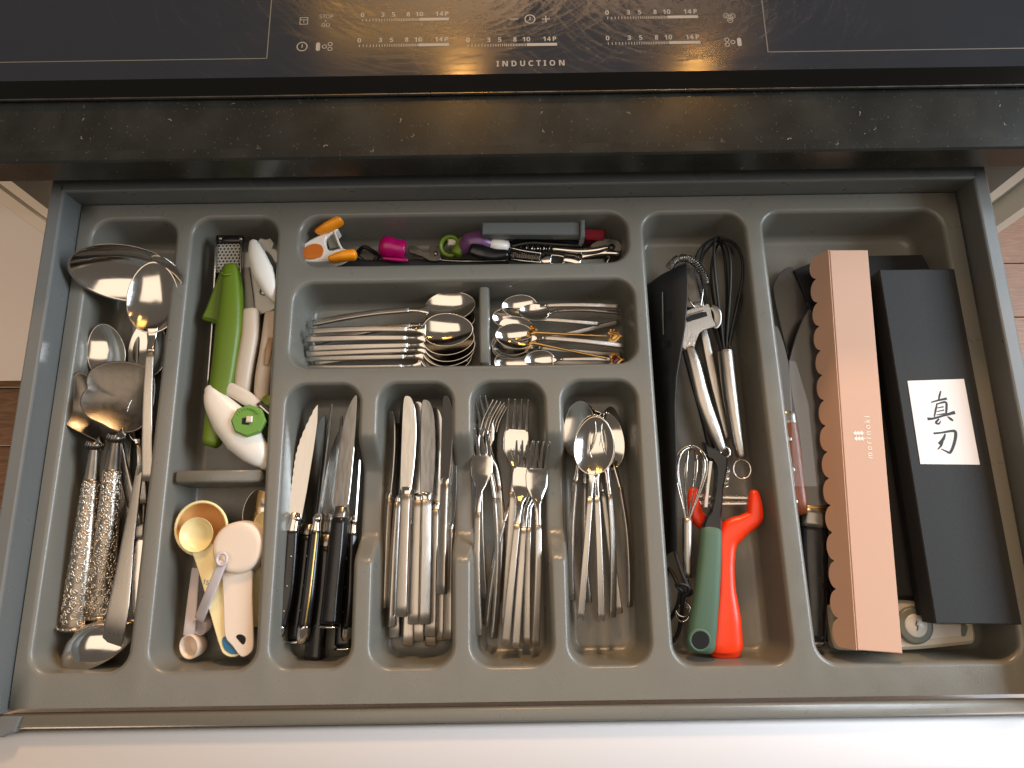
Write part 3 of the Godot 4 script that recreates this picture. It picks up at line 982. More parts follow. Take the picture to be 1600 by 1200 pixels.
	for f in [
		[Vector3(-0.2062, -0.0420, 0.1528), Vector3(-0.0494, -0.0380, 0.1534), -0.35, "steel teaspoon lowest of the left heap, along the front wall"],
		[Vector3(-0.2055, -0.0400, 0.1436), Vector3(-0.0462, -0.0340, 0.1449), -0.3, "steel teaspoon second lowest of the left heap"],
		[Vector3(-0.1957, -0.0410, 0.1480), Vector3(-0.0450, -0.0360, 0.1303), -0.2, "steel teaspoon slanting up from under the heap of teaspoons"],
		[Vector3(-0.2024, -0.0340, 0.1409), Vector3(-0.0437, -0.0290, 0.1393), -0.25, "steel teaspoon third from the front in the left heap"],
		[Vector3(-0.1987, -0.0300, 0.1370), Vector3(-0.0426, -0.0250, 0.1361), -0.25, "steel teaspoon in the middle of the left heap, under the topmost bowl"],
		[Vector3(-0.2009, -0.0260, 0.1293), Vector3(-0.0432, -0.0200, 0.1315), -0.2, "steel teaspoon just under the topmost bowl of the left heap"],
		[Vector3(-0.1959, -0.0380, 0.1291), Vector3(-0.0429, -0.0300, 0.1068), 0.1, "steel teaspoon under the rearmost one, slanting handle"],
		[Vector3(-0.1972, -0.0300, 0.1128), Vector3(-0.0423, -0.0200, 0.0976), 0.12, "rearmost steel teaspoon of the left heap, bright bowl by the divider"],
		[Vector3(-0.1955, -0.0180, 0.1244), Vector3(-0.0439, -0.0100, 0.1268), -0.05, "topmost steel teaspoon of the left heap, bowl reflecting orange"]]:
		use(p, "teaspoon", 0.15, f[0], f[1], f[2], f[3], "teaspoon", g)
	p.free()
	g = "small spoons right of the divider"
	p = spoon(0.125, 0.0190, 0.0125, 0.0050, 0.0019, 0.0026, 0.37)
	for f in [
		[Vector3(0.0964, -0.0420, 0.1529), Vector3(-0.0256, -0.0380, 0.1504), 0.3, "small steel spoon lowest at left by the divider, dark bowl"],
		[Vector3(0.0956, -0.0400, 0.1454), Vector3(-0.0279, -0.0320, 0.1341), 0.3, "small steel spoon second under the gold-stemmed spoon"],
		[Vector3(0.0948, -0.0400, 0.1116), Vector3(-0.0269, -0.0340, 0.1403), 0.4, "small steel spoon whose handle slants up to the right under the others"],
		[Vector3(0.0743, -0.0320, 0.1162), Vector3(-0.0265, -0.0260, 0.1094), 0.2, "small steel spoon with a short handle, bowl half hidden behind the bright one"],
		[Vector3(0.0934, -0.0260, 0.1081), Vector3(-0.0016, -0.0200, 0.1069), -0.3, "small steel spoon second from the rear wall, narrow dark bowl"],
		[Vector3(0.0941, -0.0280, 0.1005), Vector3(-0.0175, -0.0240, 0.0995), 0.1, "rearmost small steel spoon, dark bowl at its left end"],
		[Vector3(0.0942, -0.0240, 0.1541), Vector3(0.0031, -0.0200, 0.1543), 0.15, "small steel spoon nearest the front wall, mirror bowl turned up"],
		[Vector3(0.0951, -0.0180, 0.1431), Vector3(-0.0235, -0.0120, 0.1313), 0.12, "brightest small steel spoon, on top of the right heap"]]:
		use(p, "small_spoon", 0.125, f[0], f[1], f[2], f[3], "small spoon", g)
	p.free()
	gold_spoon("gold stemmed souvenir spoon with a gold heart at its end", Vector3(0.0820, -0.0140, 0.1345), Vector3(0.0143, -0.0120, 0.1306), Vector3(-0.0189, -0.0200, 0.1191), "gold")
	gold_spoon("gold stemmed souvenir spoon with a dark red stone at its end", Vector3(0.0828, -0.0180, 0.1552), Vector3(0.0115, -0.0160, 0.1394), Vector3(-0.0223, -0.0240, 0.1367), "ruby")

	p = steak_knife(0.23)
	g = "steak knives with riveted black handles"
	use(p, "steak_knife", 0.23, Vector3(-0.1542, -0.0360, 0.3993), Vector3(-0.1503, -0.0280, 0.1952), 0.9, "riveted steak knife at the right wall, half hidden by the straight black knife", "steak knife", g)
	use(p, "steak_knife", 0.23, Vector3(-0.2098, -0.0260, 0.3975), Vector3(-0.1942, -0.0240, 0.1919), -0.25, "leftmost riveted steak knife, curved black handle and steel butt", "steak knife", g)
	var spined := use(p, "steak_knife", 0.23, Vector3(-0.1881, -0.0200, 0.3969), Vector3(-0.1747, -0.0220, 0.1943), 1.15, "second riveted steak knife from the left, turned spine up", "steak knife", g)
	var sp := begin()
	sweep(sp, [[Vector3(0.0052, 0, -0.102), 0.0012, 0.0012], [Vector3(0.0074, 0, -0.0736), 0.0012, 0.0012], [Vector3(0.0088, 0, -0.0414), 0.0012, 0.0012], [Vector3(0.0052, 0, -0.0140), 0.0012, 0.0012]], 8, 2.0, 5, 0.5)
	part("spine", sp, M["brass"], spined, false)
	p.free()
	var L := 0.245
	p = black_knife(L, loop([Vector2(-0.0040, -0.50 * L), Vector2(-0.0100, -0.56 * L), Vector2(-0.0085, -0.72 * L), Vector2(-0.0040, -0.86 * L), Vector2(0.0020, -0.94 * L), Vector2(0.0030, -0.995 * L), Vector2(0.0050, -L), Vector2(0.0055, -0.965 * L), Vector2(0.0072, -0.962 * L), Vector2(0.0085, -0.99 * L), Vector2(0.0105, -0.985 * L), Vector2(0.0105, -0.93 * L), Vector2(0.0075, -0.80 * L), Vector2(0.0065, -0.60 * L), Vector2(0.0040, -0.50 * L)], 3), 0.46, 0.0088, 0.0080)
	use(p, "cheese_knife", L, Vector3(-0.1814, -0.0340, 0.4169), Vector3(-0.1677, -0.0240, 0.2043), 0.25, "cheese knife with a two-pronged tip and long black handle lowest in the compartment", "cheese knife")
	p.free()
	L = 0.23
	p = black_knife(L, loop([Vector2(-0.0050, -0.50 * L), Vector2(-0.0088, -0.53 * L), Vector2(-0.0084, -0.75 * L), Vector2(-0.0040, -0.92 * L), Vector2(0.0052, -L), Vector2(0.0075, -0.90 * L), Vector2(0.0082, -0.70 * L), Vector2(0.0078, -0.53 * L), Vector2(0.0050, -0.50 * L)], 4), 0.455, 0.0086, 0.0080)
	g = "straight black kitchen knives"
	use(p, "black_knife", L, Vector3(-0.2006, -0.0400, 0.4002), Vector3(-0.1883, -0.0400, 0.1992), 0.3, "straight black-handled knife under the left steak knives, only its end cap clear", "knife", g)
	use(p, "black_knife", L, Vector3(-0.1576, -0.0410, 0.4066), Vector3(-0.1617, -0.0410, 0.2065), 0.0, "straight black-handled knife at the bottom right, only its end cap showing", "knife", g)
	use(p, "black_knife", L, Vector3(-0.1654, -0.0180, 0.3867), Vector3(-0.1536, -0.0140, 0.1862), 0.2, "topmost straight black-handled knife with a broad steel collar", "knife", g)
	p.free()

func gold_spoon(label: String, end: Vector3, neck: Vector3, tip: Vector3, stone: String) -> void:
	var t := thing("souvenir_spoon", label, "souvenir spoon", end, "gold souvenir spoons")
	var st := begin()
	var dir := (neck - end).normalized()
	sweep(st, [[end + dir * 0.004, 0.0012, 0.0011], [end.lerp(neck, 0.5), 0.0012, 0.0011], [neck + Vector3(0, 0.001, 0), 0.0018, 0.0013], [neck.lerp(tip, 0.12), 0.0062, 0.0010], [neck.lerp(tip, 0.22), 0.0075, 0.0008]], 12, 2.2, 5, 0.5)
	part("stem", st, M["gold"], t)
	st = begin()
	var o := PackedVector2Array()
	var l := neck.distance_to(tip) / 2
	for k in 28:
		var f := TAU * k / 28
		o.append(Vector2(0.0115 * sin(f), -l * cos(f)))
	dish(st, o, Vector2.ZERO, 0.0040, 0.0011, 2.0, Transform3D(lying(neck, tip, 2 * l).basis, neck.lerp(tip, 0.55)))
	part("bowl", st, M["mirror steel"], t)
	st = begin()
	var h := PackedVector2Array()
	for k in 28:
		var f := TAU * k / 28
		h.append(Vector2(0.40 * pow(sin(f), 3) * 16, -(13 * cos(f) - 5 * cos(2 * f) - 2 * cos(3 * f) - cos(4 * f)) * 0.40) * 0.00112)
	var xf := Transform3D(Basis(Vector3.UP, PI / 2), end - dir * 0.004 + Vector3(0, -0.0005, 0))
	plate(st, h, -0.001, 0.0012, 0.0005, xf)
	part("heart", st, M["gold"], t)
	st = begin()
	for k in 14:
		var q: Vector2 = h[k * 2]
		ball(st, xf * Vector3(q.x, 0.0006, q.y), 0.0009, 8)
	part("beaded_edge", st, M["gold"], t)
	st = begin()
	var inner := PackedVector2Array()
	for v in h: inner.append(v * 0.6)
	plate(st, inner, 0.0012, 0.0024, 0.0006, xf)
	part("heart_centre", st, M[stone], t)

# ---------------------------------------------------------------- far left compartment
func far_left_bay() -> void:
	var t: Node3D
	var st: SurfaceTool
	var p: Node3D
	# oval ladle lying on its side, bowl open to the front
	var c := Vector3(-0.3570, 0.0130, 0.0775)
	t = thing("serving_ladle", "big oval mirror-steel ladle at the back, bowl opening forward", "ladle", Vector3(c.x, -0.048, c.z))
	st = begin()
	var n := Vector3(0.06, 0.60, 0.79).normalized()
	var x := Vector3(0.985, -0.10, 0.12)
	x = (x - n * x.dot(n)).normalized()
	var xf := Transform3D(Basis(x, n, x.cross(n)), c)
	dish(st, disc(Vector2.ZERO, 0.0490, 40, 0.0300), Vector2.ZERO, 0.019, 0.0014, 2.3, xf)
	part("bowl", st, M["mirror steel"], t)
	st = begin()
	sweep(st, [[Vector3(-0.3675, -0.0240, 0.0829), 0.006, 0.001], [Vector3(-0.3725, -0.0400, 0.0944), 0.0036, 0.0016], [Vector3(-0.3705, -0.0410, 0.1215), 0.0042, 0.0018], [Vector3(-0.3666, -0.0410, 0.2549), 0.0062, 0.0018], [Vector3(-0.3591, -0.0420, 0.3124), 0.0064, 0.0018]], 18, 4.0, 5, 0.0)
	part("handle", st, M["satin steel"], t)
	p = spoon(0.195, 0.0270, 0.0195, 0.0085, 0.0034, 0.0050, 0.38)
	use(p, "round_spoon", 0.195, Vector3(-0.3451, -0.0360, 0.2978), Vector3(-0.3881, -0.0100, 0.1167), 0.15, "round steel spoon half hidden behind the shell-shaped server", "serving spoon", "plain serving spoons")
	p.free()
	p = spoon(0.205, 0.0345, 0.0232, 0.0085, 0.0034, 0.0050, 0.42)
	use(p, "serving_spoon", 0.205, Vector3(-0.3295, -0.0140, 0.2618), Vector3(-0.3375, 0.0050, 0.0621), -0.12, "large mirror-bright serving spoon at the right wall, bowl over the ladle", "serving spoon", "plain serving spoons")
	use(p, "serving_spoon", 0.205, Vector3(-0.3409, -0.0320, 0.2797), Vector3(-0.3579, -0.0360, 0.1039), 0.1, "dark-bowled serving spoon beneath the bright one, mostly hidden", "serving spoon", "plain serving spoons")
	p.free()
	# two old silver servers with shell-shaped bowls and embossed handles
	server("silver server with a dark shell bowl, left of its twin and lower", Vector3(-0.3874, -0.0050, 0.1973),
		[Vector3(-0.3973, -0.0050, 0.1639), Vector3(-0.4033, -0.0050, 0.1706), Vector3(-0.4059, -0.0050, 0.1838), Vector3(-0.4098, -0.0050, 0.1952), Vector3(-0.4081, -0.0050, 0.2048), Vector3(-0.4005, -0.0050, 0.2135), Vector3(-0.3886, -0.0050, 0.2197), Vector3(-0.3769, -0.0050, 0.2254), Vector3(-0.3663, -0.0050, 0.2266), Vector3(-0.3592, -0.0050, 0.2185), Vector3(-0.3613, -0.0050, 0.2012), Vector3(-0.3703, -0.0050, 0.1835), Vector3(-0.3838, -0.0050, 0.1718)],
		Vector3(-0.3708, -0.0050, 0.2260), Vector3(-0.3777, -0.0090, 0.2297), Vector3(-0.3820, -0.0180, 0.2590), Vector3(-0.3872, -0.0320, 0.3850), 0.0122, 3)
	server("silver server with a dark shell bowl, overlapping its twin, beside the narrow spoon", Vector3(-0.3565, 0.0020, 0.1889),
		[Vector3(-0.3630, 0.0020, 0.1562), Vector3(-0.3510, 0.0020, 0.1564), Vector3(-0.3386, 0.0020, 0.1596), Vector3(-0.3294, 0.0020, 0.1682), Vector3(-0.3269, 0.0020, 0.1824), Vector3(-0.3272, 0.0020, 0.1980), Vector3(-0.3302, 0.0020, 0.2109), Vector3(-0.3387, 0.0020, 0.2187), Vector3(-0.3485, 0.0020, 0.2208), Vector3(-0.3579, 0.0020, 0.2184), Vector3(-0.3687, 0.0020, 0.2128), Vector3(-0.3800, 0.0020, 0.2072), Vector3(-0.3862, 0.0020, 0.1971), Vector3(-0.3860, 0.0020, 0.1876), Vector3(-0.3827, 0.0020, 0.1815), Vector3(-0.3844, 0.0020, 0.1736), Vector3(-0.3816, 0.0020, 0.1648), Vector3(-0.3738, 0.0020, 0.1592)],
		Vector3(-0.3472, 0.0020, 0.2200), Vector3(-0.3572, -0.0040, 0.2244), Vector3(-0.3627, -0.0140, 0.2511), Vector3(-0.3688, -0.0340, 0.3761), 0.0104, 4)
	# sauce ladle, bowl face down at the front
	c = Vector3(-0.3617, -0.0270, 0.3987)
	t = thing("sauce_ladle", "steel sauce ladle with its bowl turned over at the front end, flat widening handle", "ladle", Vector3(c.x, -0.048, c.z))
	st = begin()
	x = Vector3(0.93, 0.04, -0.37).normalized()
	n = Vector3(0.25, -0.75, 0.62)
	n = (n - x * n.dot(x)).normalized()
	dish(st, disc(Vector2.ZERO, 0.0345, 36, 0.0225), Vector2.ZERO, 0.021, 0.0013, 2.2, Transform3D(Basis(x, n, x.cross(n)), c))
	part("bowl", st, M["mirror steel"], t)
	st = begin()
	sweep(st, [[Vector3(-0.3430, -0.0100, 0.3957), 0.0088, 0.0007], [Vector3(-0.3395, -0.0050, 0.3836), 0.0092, 0.0010], [Vector3(-0.3372, -0.0030, 0.3642), 0.0088, 0.0012], [Vector3(-0.3371, -0.0050, 0.3385), 0.0070, 0.0013], [Vector3(-0.3380, -0.0080, 0.3103), 0.0052, 0.0014], [Vector3(-0.3385, -0.0120, 0.2793), 0.0040, 0.0014], [Vector3(-0.3388, -0.0150, 0.2472), 0.0028, 0.0014]], 18, 5.0, 5, 0.3)
	part("handle", st, M["satin steel"], t)
	p = spoon(0.10, 0.0285, 0.0125, 0.0070, 0.0026, 0.0032, 0.62)
	use(p, "narrow_spoon", 0.10, Vector3(-0.3387, -0.0160, 0.2574), Vector3(-0.3454, -0.0080, 0.1867), -0.55, "narrow steel spoon lying against the sauce ladle's handle, deep slim bowl", "serving spoon", "plain serving spoons")
	p.free()
	# slim tongs or server under the ladle
	t = thing("flat_server", "thin flat steel server mostly hidden under the sauce ladle at the right wall", "server", Vector3(-0.3471, -0.0440, 0.3495))
	st = begin()
	sweep(st, [[Vector3(-0.3459, -0.0400, 0.3089), 0.0050, 0.0009], [Vector3(-0.3417, -0.0380, 0.3404), 0.0066, 0.0009], [Vector3(-0.3401, -0.0400, 0.3765), 0.0030, 0.0008]], 14, 3.0, 5, 0.5)
	part("blade", st, M["mirror steel"], t)
	st = begin()
	sweep(st, [[Vector3(-0.3458, -0.0400, 0.3098), 0.0040, 0.0012], [Vector3(-0.3468, -0.0400, 0.2805), 0.0036, 0.0014], [Vector3(-0.3474, -0.0400, 0.2612), 0.0034, 0.0014]], 14, 4.0, 4, 0.2)
	part("handle", st, M["satin steel"], t)

func server(label: String, c: Vector3, outline: Array, root: Vector3, knob: Vector3, start: Vector3, end: Vector3, r: float, seed_: int) -> void:
	var t := thing("shell_server", label, "serving spoon", Vector3(c.x, -0.048, c.z), "old silver shell servers")
	var st := begin()
	var o := []
	for v in outline: o.append(Vector2(v.x - c.x, v.z - c.z))
	dish(st, loop(o, 3), Vector2.ZERO, 0.0075, 0.0016, 2.0, Transform3D(Basis(Vector3(0, 0, 1), -0.18), c))
	part("shell_bowl", st, M["old silver"], t)
	st = begin()
	sweep(st, [[root, 0.0042, 0.0018], [root.lerp(knob, 0.5), 0.0032, 0.0028], [knob, 0.0034, 0.0034], [knob.lerp(start, 0.25), 0.0042, 0.0040], [start, 0.0066, 0.0060], [start.lerp(end, 0.03), 0.0072, 0.0066]], 18, 2.0, 5, 0.2)
	part("neck", st, M["silver"], t)
	st = begin()
	var axis := along(knob - (start - knob).normalized() * 0.004, start)
	lathe(st, [[0.003, 0.0], [0.0066, 0.0012], [0.0074, 0.004], [0.0066, 0.0068], [0.003, 0.008]], 20, axis)
	for k in 20:
		var a := TAU * k / 20
		sweep(st, [[axis * Vector3(cos(a) * 0.0062, 0.0008, sin(a) * 0.0062), 0.0006, 0.0006], [axis * Vector3(cos(a) * 0.0074, 0.004, sin(a) * 0.0074), 0.0007, 0.0007], [axis * Vector3(cos(a) * 0.0062, 0.0072, sin(a) * 0.0062), 0.0006, 0.0006]], 6, 2.0, 2, 0.5)
	part("beaded_knob", st, M["old silver"], t)
	st = begin()
	sweep(st, [[start, 0.0068, 0.0062], [start.lerp(end, 0.3), 0.0068 + (r - 0.0068) * 0.42, 0.0062 + (r - 0.0068) * 0.40], [start.lerp(end, 0.65), 0.0068 + (r - 0.0068) * 0.78, 0.0062 + (r - 0.0068) * 0.74], [start.lerp(end, 0.98), r, r * 0.92], [end, r * 0.8, r * 0.75]], 24, 2.2, 5, 0.2)
	var hd := part("embossed_handle", st, M["silver"], t)
	st = begin()
	axis = along(end - (end - start).normalized() * 0.003, end + (end - start))
	lathe(st, [[r * 0.9, 0.0], [r * 1.14, 0.001], [r * 1.18, 0.0025], [r * 1.10, 0.004], [r * 0.6, 0.0055], [r * 0.2, 0.006]], 24, axis)
	for k in 14:
		var a := TAU * k / 14
		ball(st, axis * Vector3(cos(a) * r * 1.16, 0.002, sin(a) * r * 1.16), 0.0014, 8)
	part("end_collar", st, M["silver"], t)
	# raised scrolls
	st = begin()
	var rr := RandomNumberGenerator.new()
	rr.seed = seed_
	var len_ := start.distance_to(end)
	axis = along(start, end)
	var row := 0
	var y := 0.005
	while y < len_ - 0.006:
		var u := y / len_
		var rad := 0.0068 + (r - 0.0068) * minf(u * 1.15, 1.0)
		var across := 7
		for k in across:
			var a0 := TAU * (k + 0.5 * (row % 2)) / across + rr.randf_range(-0.2, 0.2)
			var s := 1.0 if rr.randf() < 0.5 else -1.0
			var size := rr.randf_range(0.0030, 0.0042)
			var turn := rr.randf() * TAU
			var pts := []
			for j in 13:
				var v := j / 12.0
				var ang := turn + s * v * 8.2
				var q := size * (1.0 - v * 0.85)
				var aa := a0 + cos(ang) * q / rad
				pts.append(axis * Vector3(cos(aa) * rad * 1.0, y + sin(ang) * q, sin(aa) * rad * 0.93))
			tube(st, pts, 0.00072, 5, 1)
			for j in 2:
				var aa := a0 + rr.randf_range(-0.6, 0.6)
				ball(st, axis * Vector3(cos(aa) * rad, y + rr.randf_range(-0.004, 0.004), sin(aa) * rad * 0.93), 0.0009, 6)
		y += 0.0050
		row += 1
	part("raised_scrolls", st, M["silver scroll"], hd)

func flat(pts: Array) -> PackedVector2Array:
	var o := PackedVector2Array()
	for p in pts: o.append(p)
	return o

# ---------------------------------------------------------------- second compartment: openers above, measuring spoons below
func openers() -> void:
	var t: Node3D
	var st: SurfaceTool
	# rasp grater in a green cover
	t = thing("rasp_grater", "steel rasp grater tucked into a lime green plastic handle-cover", "grater", Vector3(-0.2882, -0.0480, 0.1013))
	st = begin(false)
	# perforated sheet: every cell of the sheet has a round hole through it
	var a := Vector3(-0.2880, -0.0150, 0.0360)
	var b := Vector3(-0.2666, -0.0150, 0.0364)
	var cell := (b.x - a.x) / 6.0
	var y := a.y
	for row in 9:
		for k in 6:
			var c := Vector3(a.x + cell * (k + 0.5 + (0.25 if row % 2 else -0.25)), y, a.z + cell * 0.90 * (row + 0.5))
			for j in 6:
				for h in 2:
					var p0 := TAU * (j + h * 0.5 + 0.5) / 6
					var p1 := TAU * (j + h * 0.5 + 1.0) / 6
					var o0 := cell * 0.56
					var e0 := Vector3(cos(p0), 0, sin(p0))
					var e1 := Vector3(cos(p1), 0, sin(p1))
					tri(st, c + e0 * cell * 0.30, c + e0 * o0, c + e1 * o0)
					tri(st, c + e0 * cell * 0.30, c + e1 * o0, c + e1 * cell * 0.30)
	part("perforated_sheet", st, M["matt steel"], t)
	st = begin(false)
	plate(st, flat([Vector2(-0.2924, 0.0312), Vector2(-0.2695, 0.0316), Vector2(-0.2671, 0.0725), Vector2(-0.2908, 0.0722)]), -0.026, -0.024, 0.0004)
	part("catch_tray", st, M["black matte"], t)
	for s in [[Vector3(-0.2888, -0.0130, 0.0342), Vector3(-0.2874, -0.0140, 0.0697), Vector3(-0.2889, -0.0220, 0.1148), Vector3(-0.2897, -0.0260, 0.1731)], [Vector3(-0.2646, -0.0130, 0.0346), Vector3(-0.2630, -0.0140, 0.0701), Vector3(-0.2623, -0.0180, 0.1058)]]:
		st = begin()
		var ctl := []
		for p in s: ctl.append([p, 0.0011, 0.0030])
		sweep(st, ctl, 12, 4.0, 4, 0.2)
		part("side_rail", st, M["blade steel"], t)
	st = begin()
	sweep(st, [[Vector3(-0.2893, -0.0150, 0.0310), 0.0040, 0.0030], [Vector3(-0.2649, -0.0150, 0.0314), 0.0040, 0.0030]], 16, 4.0, 2, 0.4)
	part("end_bar", st, M["black plastic"], t)
	for p in [Vector3(-0.2849, -0.0110, 0.0316), Vector3(-0.2655, -0.0110, 0.0324)]:
		st = begin()
		ball(st, p, 0.0018, 10, 0.6)
		part("screw", st, M["silver"], t)
	st = begin(false)
	plate(st, loop([Vector2(-0.2745, 0.0587), Vector2(-0.2684, 0.0602), Vector2(-0.2633, 0.0655), Vector2(-0.2603, 0.0800), Vector2(-0.2587, 0.1059), Vector2(-0.2579, 0.1229), Vector2(-0.2594, 0.1521), Vector2(-0.2623, 0.1786), Vector2(-0.2658, 0.2026), Vector2(-0.2676, 0.2222), Vector2(-0.2700, 0.2304), Vector2(-0.2751, 0.2330), Vector2(-0.2795, 0.2289), Vector2(-0.2803, 0.2181), Vector2(-0.2794, 0.1944), Vector2(-0.2778, 0.1763), Vector2(-0.2772, 0.1456), Vector2(-0.2768, 0.1222), Vector2(-0.2785, 0.1184), Vector2(-0.2926, 0.1135), Vector2(-0.2949, 0.1109), Vector2(-0.2914, 0.1001), Vector2(-0.2829, 0.0683), Vector2(-0.2790, 0.0613)], 3), -0.020, -0.0085, 0.0024)
	var cover := part("handle_cover", st, M["lime plastic"], t)
	st = begin()
	sweep(st, [[Vector3(-0.2713, -0.0080, 0.0641), 0.0070, 0.0050], [Vector3(-0.2685, -0.0080, 0.0986), 0.0105, 0.0062], [Vector3(-0.2681, -0.0080, 0.1284), 0.0120, 0.0068], [Vector3(-0.2702, -0.0090, 0.1696), 0.0110, 0.0064], [Vector3(-0.2742, -0.0100, 0.2095), 0.0090, 0.0058], [Vector3(-0.2761, -0.0100, 0.2273), 0.0072, 0.0050]], 20, 2.4, 5, 1.0)
	part("grip_ridge", st, M["lime plastic"], cover)
	st = begin()
	var hc := Vector3(-0.2731, -0.0040, 0.0706)
	var ring := []
	for k in 13: ring.append(hc + Vector3(cos(PI * k / 12) * 0.0042, sin(PI * k / 12) * 0.003, sin(PI * k / 12) * 0.0028))
	tube(st, ring, 0.0011, 8, 2)
	part("hanging_loop", st, M["lime plastic"], cover)

	# cream handled tin opener
	t = thing("tin_opener", "tin opener with two cream handles and a white oval winding knob", "tin opener", Vector3(-0.2582, -0.0480, 0.1018))
	st = begin(false)
	plate(st, loop([Vector2(-0.2634, 0.0493), Vector2(-0.2618, 0.0432), Vector2(-0.2567, 0.0438), Vector2(-0.2495, 0.0507), Vector2(-0.2399, 0.0688), Vector2(-0.2284, 0.0911), Vector2(-0.2283, 0.0998), Vector2(-0.2454, 0.1069), Vector2(-0.2536, 0.1068), Vector2(-0.2595, 0.0993)], 3), -0.0195, -0.0175, 0.0004)
	var head := part("head_plate", st, M["matt steel"], t)
	st = begin()
	ball(st, Vector3(-0.2422, -0.0170, 0.0842), 0.0038, 16, 0.35)
	part("rivet", st, M["dull steel"], head)
	st = begin(false)
	plate(st, flat([Vector2(-0.2613, 0.0604), Vector2(-0.2568, 0.0595), Vector2(-0.2511, 0.0867), Vector2(-0.2480, 0.1055), Vector2(-0.2541, 0.1063), Vector2(-0.2585, 0.0975)]), -0.0172, -0.0150, 0.0004)
	part("folded_jaw", st, M["dull steel"], t)
	st = begin(false)
	plate(st, flat([Vector2(-0.2497, 0.0339), Vector2(-0.2474, 0.0312), Vector2(-0.2421, 0.0327), Vector2(-0.2380, 0.0314), Vector2(-0.2341, 0.0369), Vector2(-0.2354, 0.0419), Vector2(-0.2315, 0.0438), Vector2(-0.2291, 0.0494), Vector2(-0.2260, 0.0517), Vector2(-0.2260, 0.0587), Vector2(-0.2319, 0.0563), Vector2(-0.2357, 0.0493), Vector2(-0.2402, 0.0450), Vector2(-0.2447, 0.0453)]), -0.0150, -0.0130, 0.0003)
	part("cap_lifter", st, M["matt steel"], t)
	st = begin()
	sweep(st, [[Vector3(-0.2510, -0.0080, 0.0399), 0.0045, 0.0050], [Vector3(-0.2461, -0.0050, 0.0532), 0.0082, 0.0064], [Vector3(-0.2393, -0.0040, 0.0692), 0.0098, 0.0068], [Vector3(-0.2316, -0.0060, 0.0859), 0.0078, 0.0060], [Vector3(-0.2277, -0.0090, 0.0950), 0.0036, 0.0042]], 20, 2.2, 5, 1.0)
	part("winding_knob", st, M["white plastic"], t)
	st = begin()
	sweep(st, [[Vector3(-0.2514, -0.0150, 0.1053), 0.0076, 0.0066], [Vector3(-0.2496, -0.0130, 0.1313), 0.0080, 0.0072], [Vector3(-0.2528, -0.0140, 0.1623), 0.0080, 0.0072], [Vector3(-0.2546, -0.0170, 0.1841), 0.0072, 0.0064]], 20, 2.8, 5, 0.5)
	part("handle", st, M["cream handle"], t)
	st = begin()
	sweep(st, [[Vector3(-0.2310, -0.0150, 0.1082), 0.0068, 0.0066], [Vector3(-0.2316, -0.0130, 0.1400), 0.0074, 0.0072], [Vector3(-0.2351, -0.0150, 0.1685), 0.0072, 0.0072], [Vector3(-0.2366, -0.0180, 0.1903), 0.0066, 0.0064]], 20, 2.8, 5, 0.5)
	var hd := part("handle", st, M["cream handle"], t)
	st = begin()
	var bc := Vector3(-0.2293, -0.0050, 0.1467)
	sweep(st, [[bc + Vector3(0.0010, -0.0007, -0.0125), 0.0022, 0.0006], [bc + Vector3(0.0, 0, 0), 0.0031, 0.0008], [bc + Vector3(-0.0012, -0.0007, 0.0125), 0.0022, 0.0006]], 14, 2.2, 5, 1.0)
	part("oval_badge", st, M["badge"], hd)

	# white opener with a green knob
	t = thing("can_opener", "white oval can opener with an eight-sided green turning knob", "can opener", Vector3(-0.2671, -0.0480, 0.2062))
	st = begin()
	sweep(st, [[Vector3(-0.2789, -0.0090, 0.1820), 0.0062, 0.0060], [Vector3(-0.2728, -0.0080, 0.1936), 0.0112, 0.0085], [Vector3(-0.2604, -0.0070, 0.2088), 0.0156, 0.0100], [Vector3(-0.2466, -0.0070, 0.2251), 0.0162, 0.0100], [Vector3(-0.2347, -0.0080, 0.2391), 0.0120, 0.0085], [Vector3(-0.2274, -0.0100, 0.2486), 0.0050, 0.0050]], 24, 2.3, 6, 1.0)
	part("body", st, M["white plastic"], t)
	st = begin()
	sweep(st, [[Vector3(-0.2747, -0.0100, 0.1770), 0.0040, 0.0030], [Vector3(-0.2621, -0.0080, 0.1811), 0.0062, 0.0036], [Vector3(-0.2478, -0.0080, 0.1888), 0.0066, 0.0038], [Vector3(-0.2347, -0.0120, 0.1987), 0.0050, 0.0036]], 16, 2.6, 5, 0.8)
	part("lever", st, M["ivory plastic"], t)
	st = begin(false)
	var kc := Vector3(-0.2390, 0.0040, 0.2125)
	var oct := PackedVector2Array()
	for k in 32:
		var f := TAU * k / 32
		var r := 0.0134 / maxf(cos(fposmod(f, PI / 4) - PI / 8), 0.93)
		oct.append(Vector2(cos(f) * r * 1.02, sin(f) * r))
	plate(st, oct, -0.0050, 0.0016, 0.0012, Transform3D(Basis(Vector3(0.3, 0, 1).normalized(), -0.10), kc))
	var knob := part("turning_knob", st, M["knob green"], t)
	st = begin(false)
	box(st, kc + Vector3(-0.0052, 0.0006, -0.0022), kc + Vector3(0.0016, 0.0022, 0.0040), 0.0004)
	part("slot", st, M["dark hole"], knob)
	st = begin(false)
	box(st, kc + Vector3(-0.0012, 0.0010, -0.0034), kc + Vector3(0.0044, 0.0036, 0.0022), 0.0008)
	part("square_pin", st, M["ivory plastic"], knob)
	for k in 9:
		st = begin()
		var f := -PI * 0.82 + PI * 0.62 * k / 8
		ball(st, kc + Vector3(cos(f) * 0.0104, 0.0021, sin(f) * 0.0104), 0.0008, 8)
		part("raised_dot", st, M["knob green"], knob)
	st = begin(false)
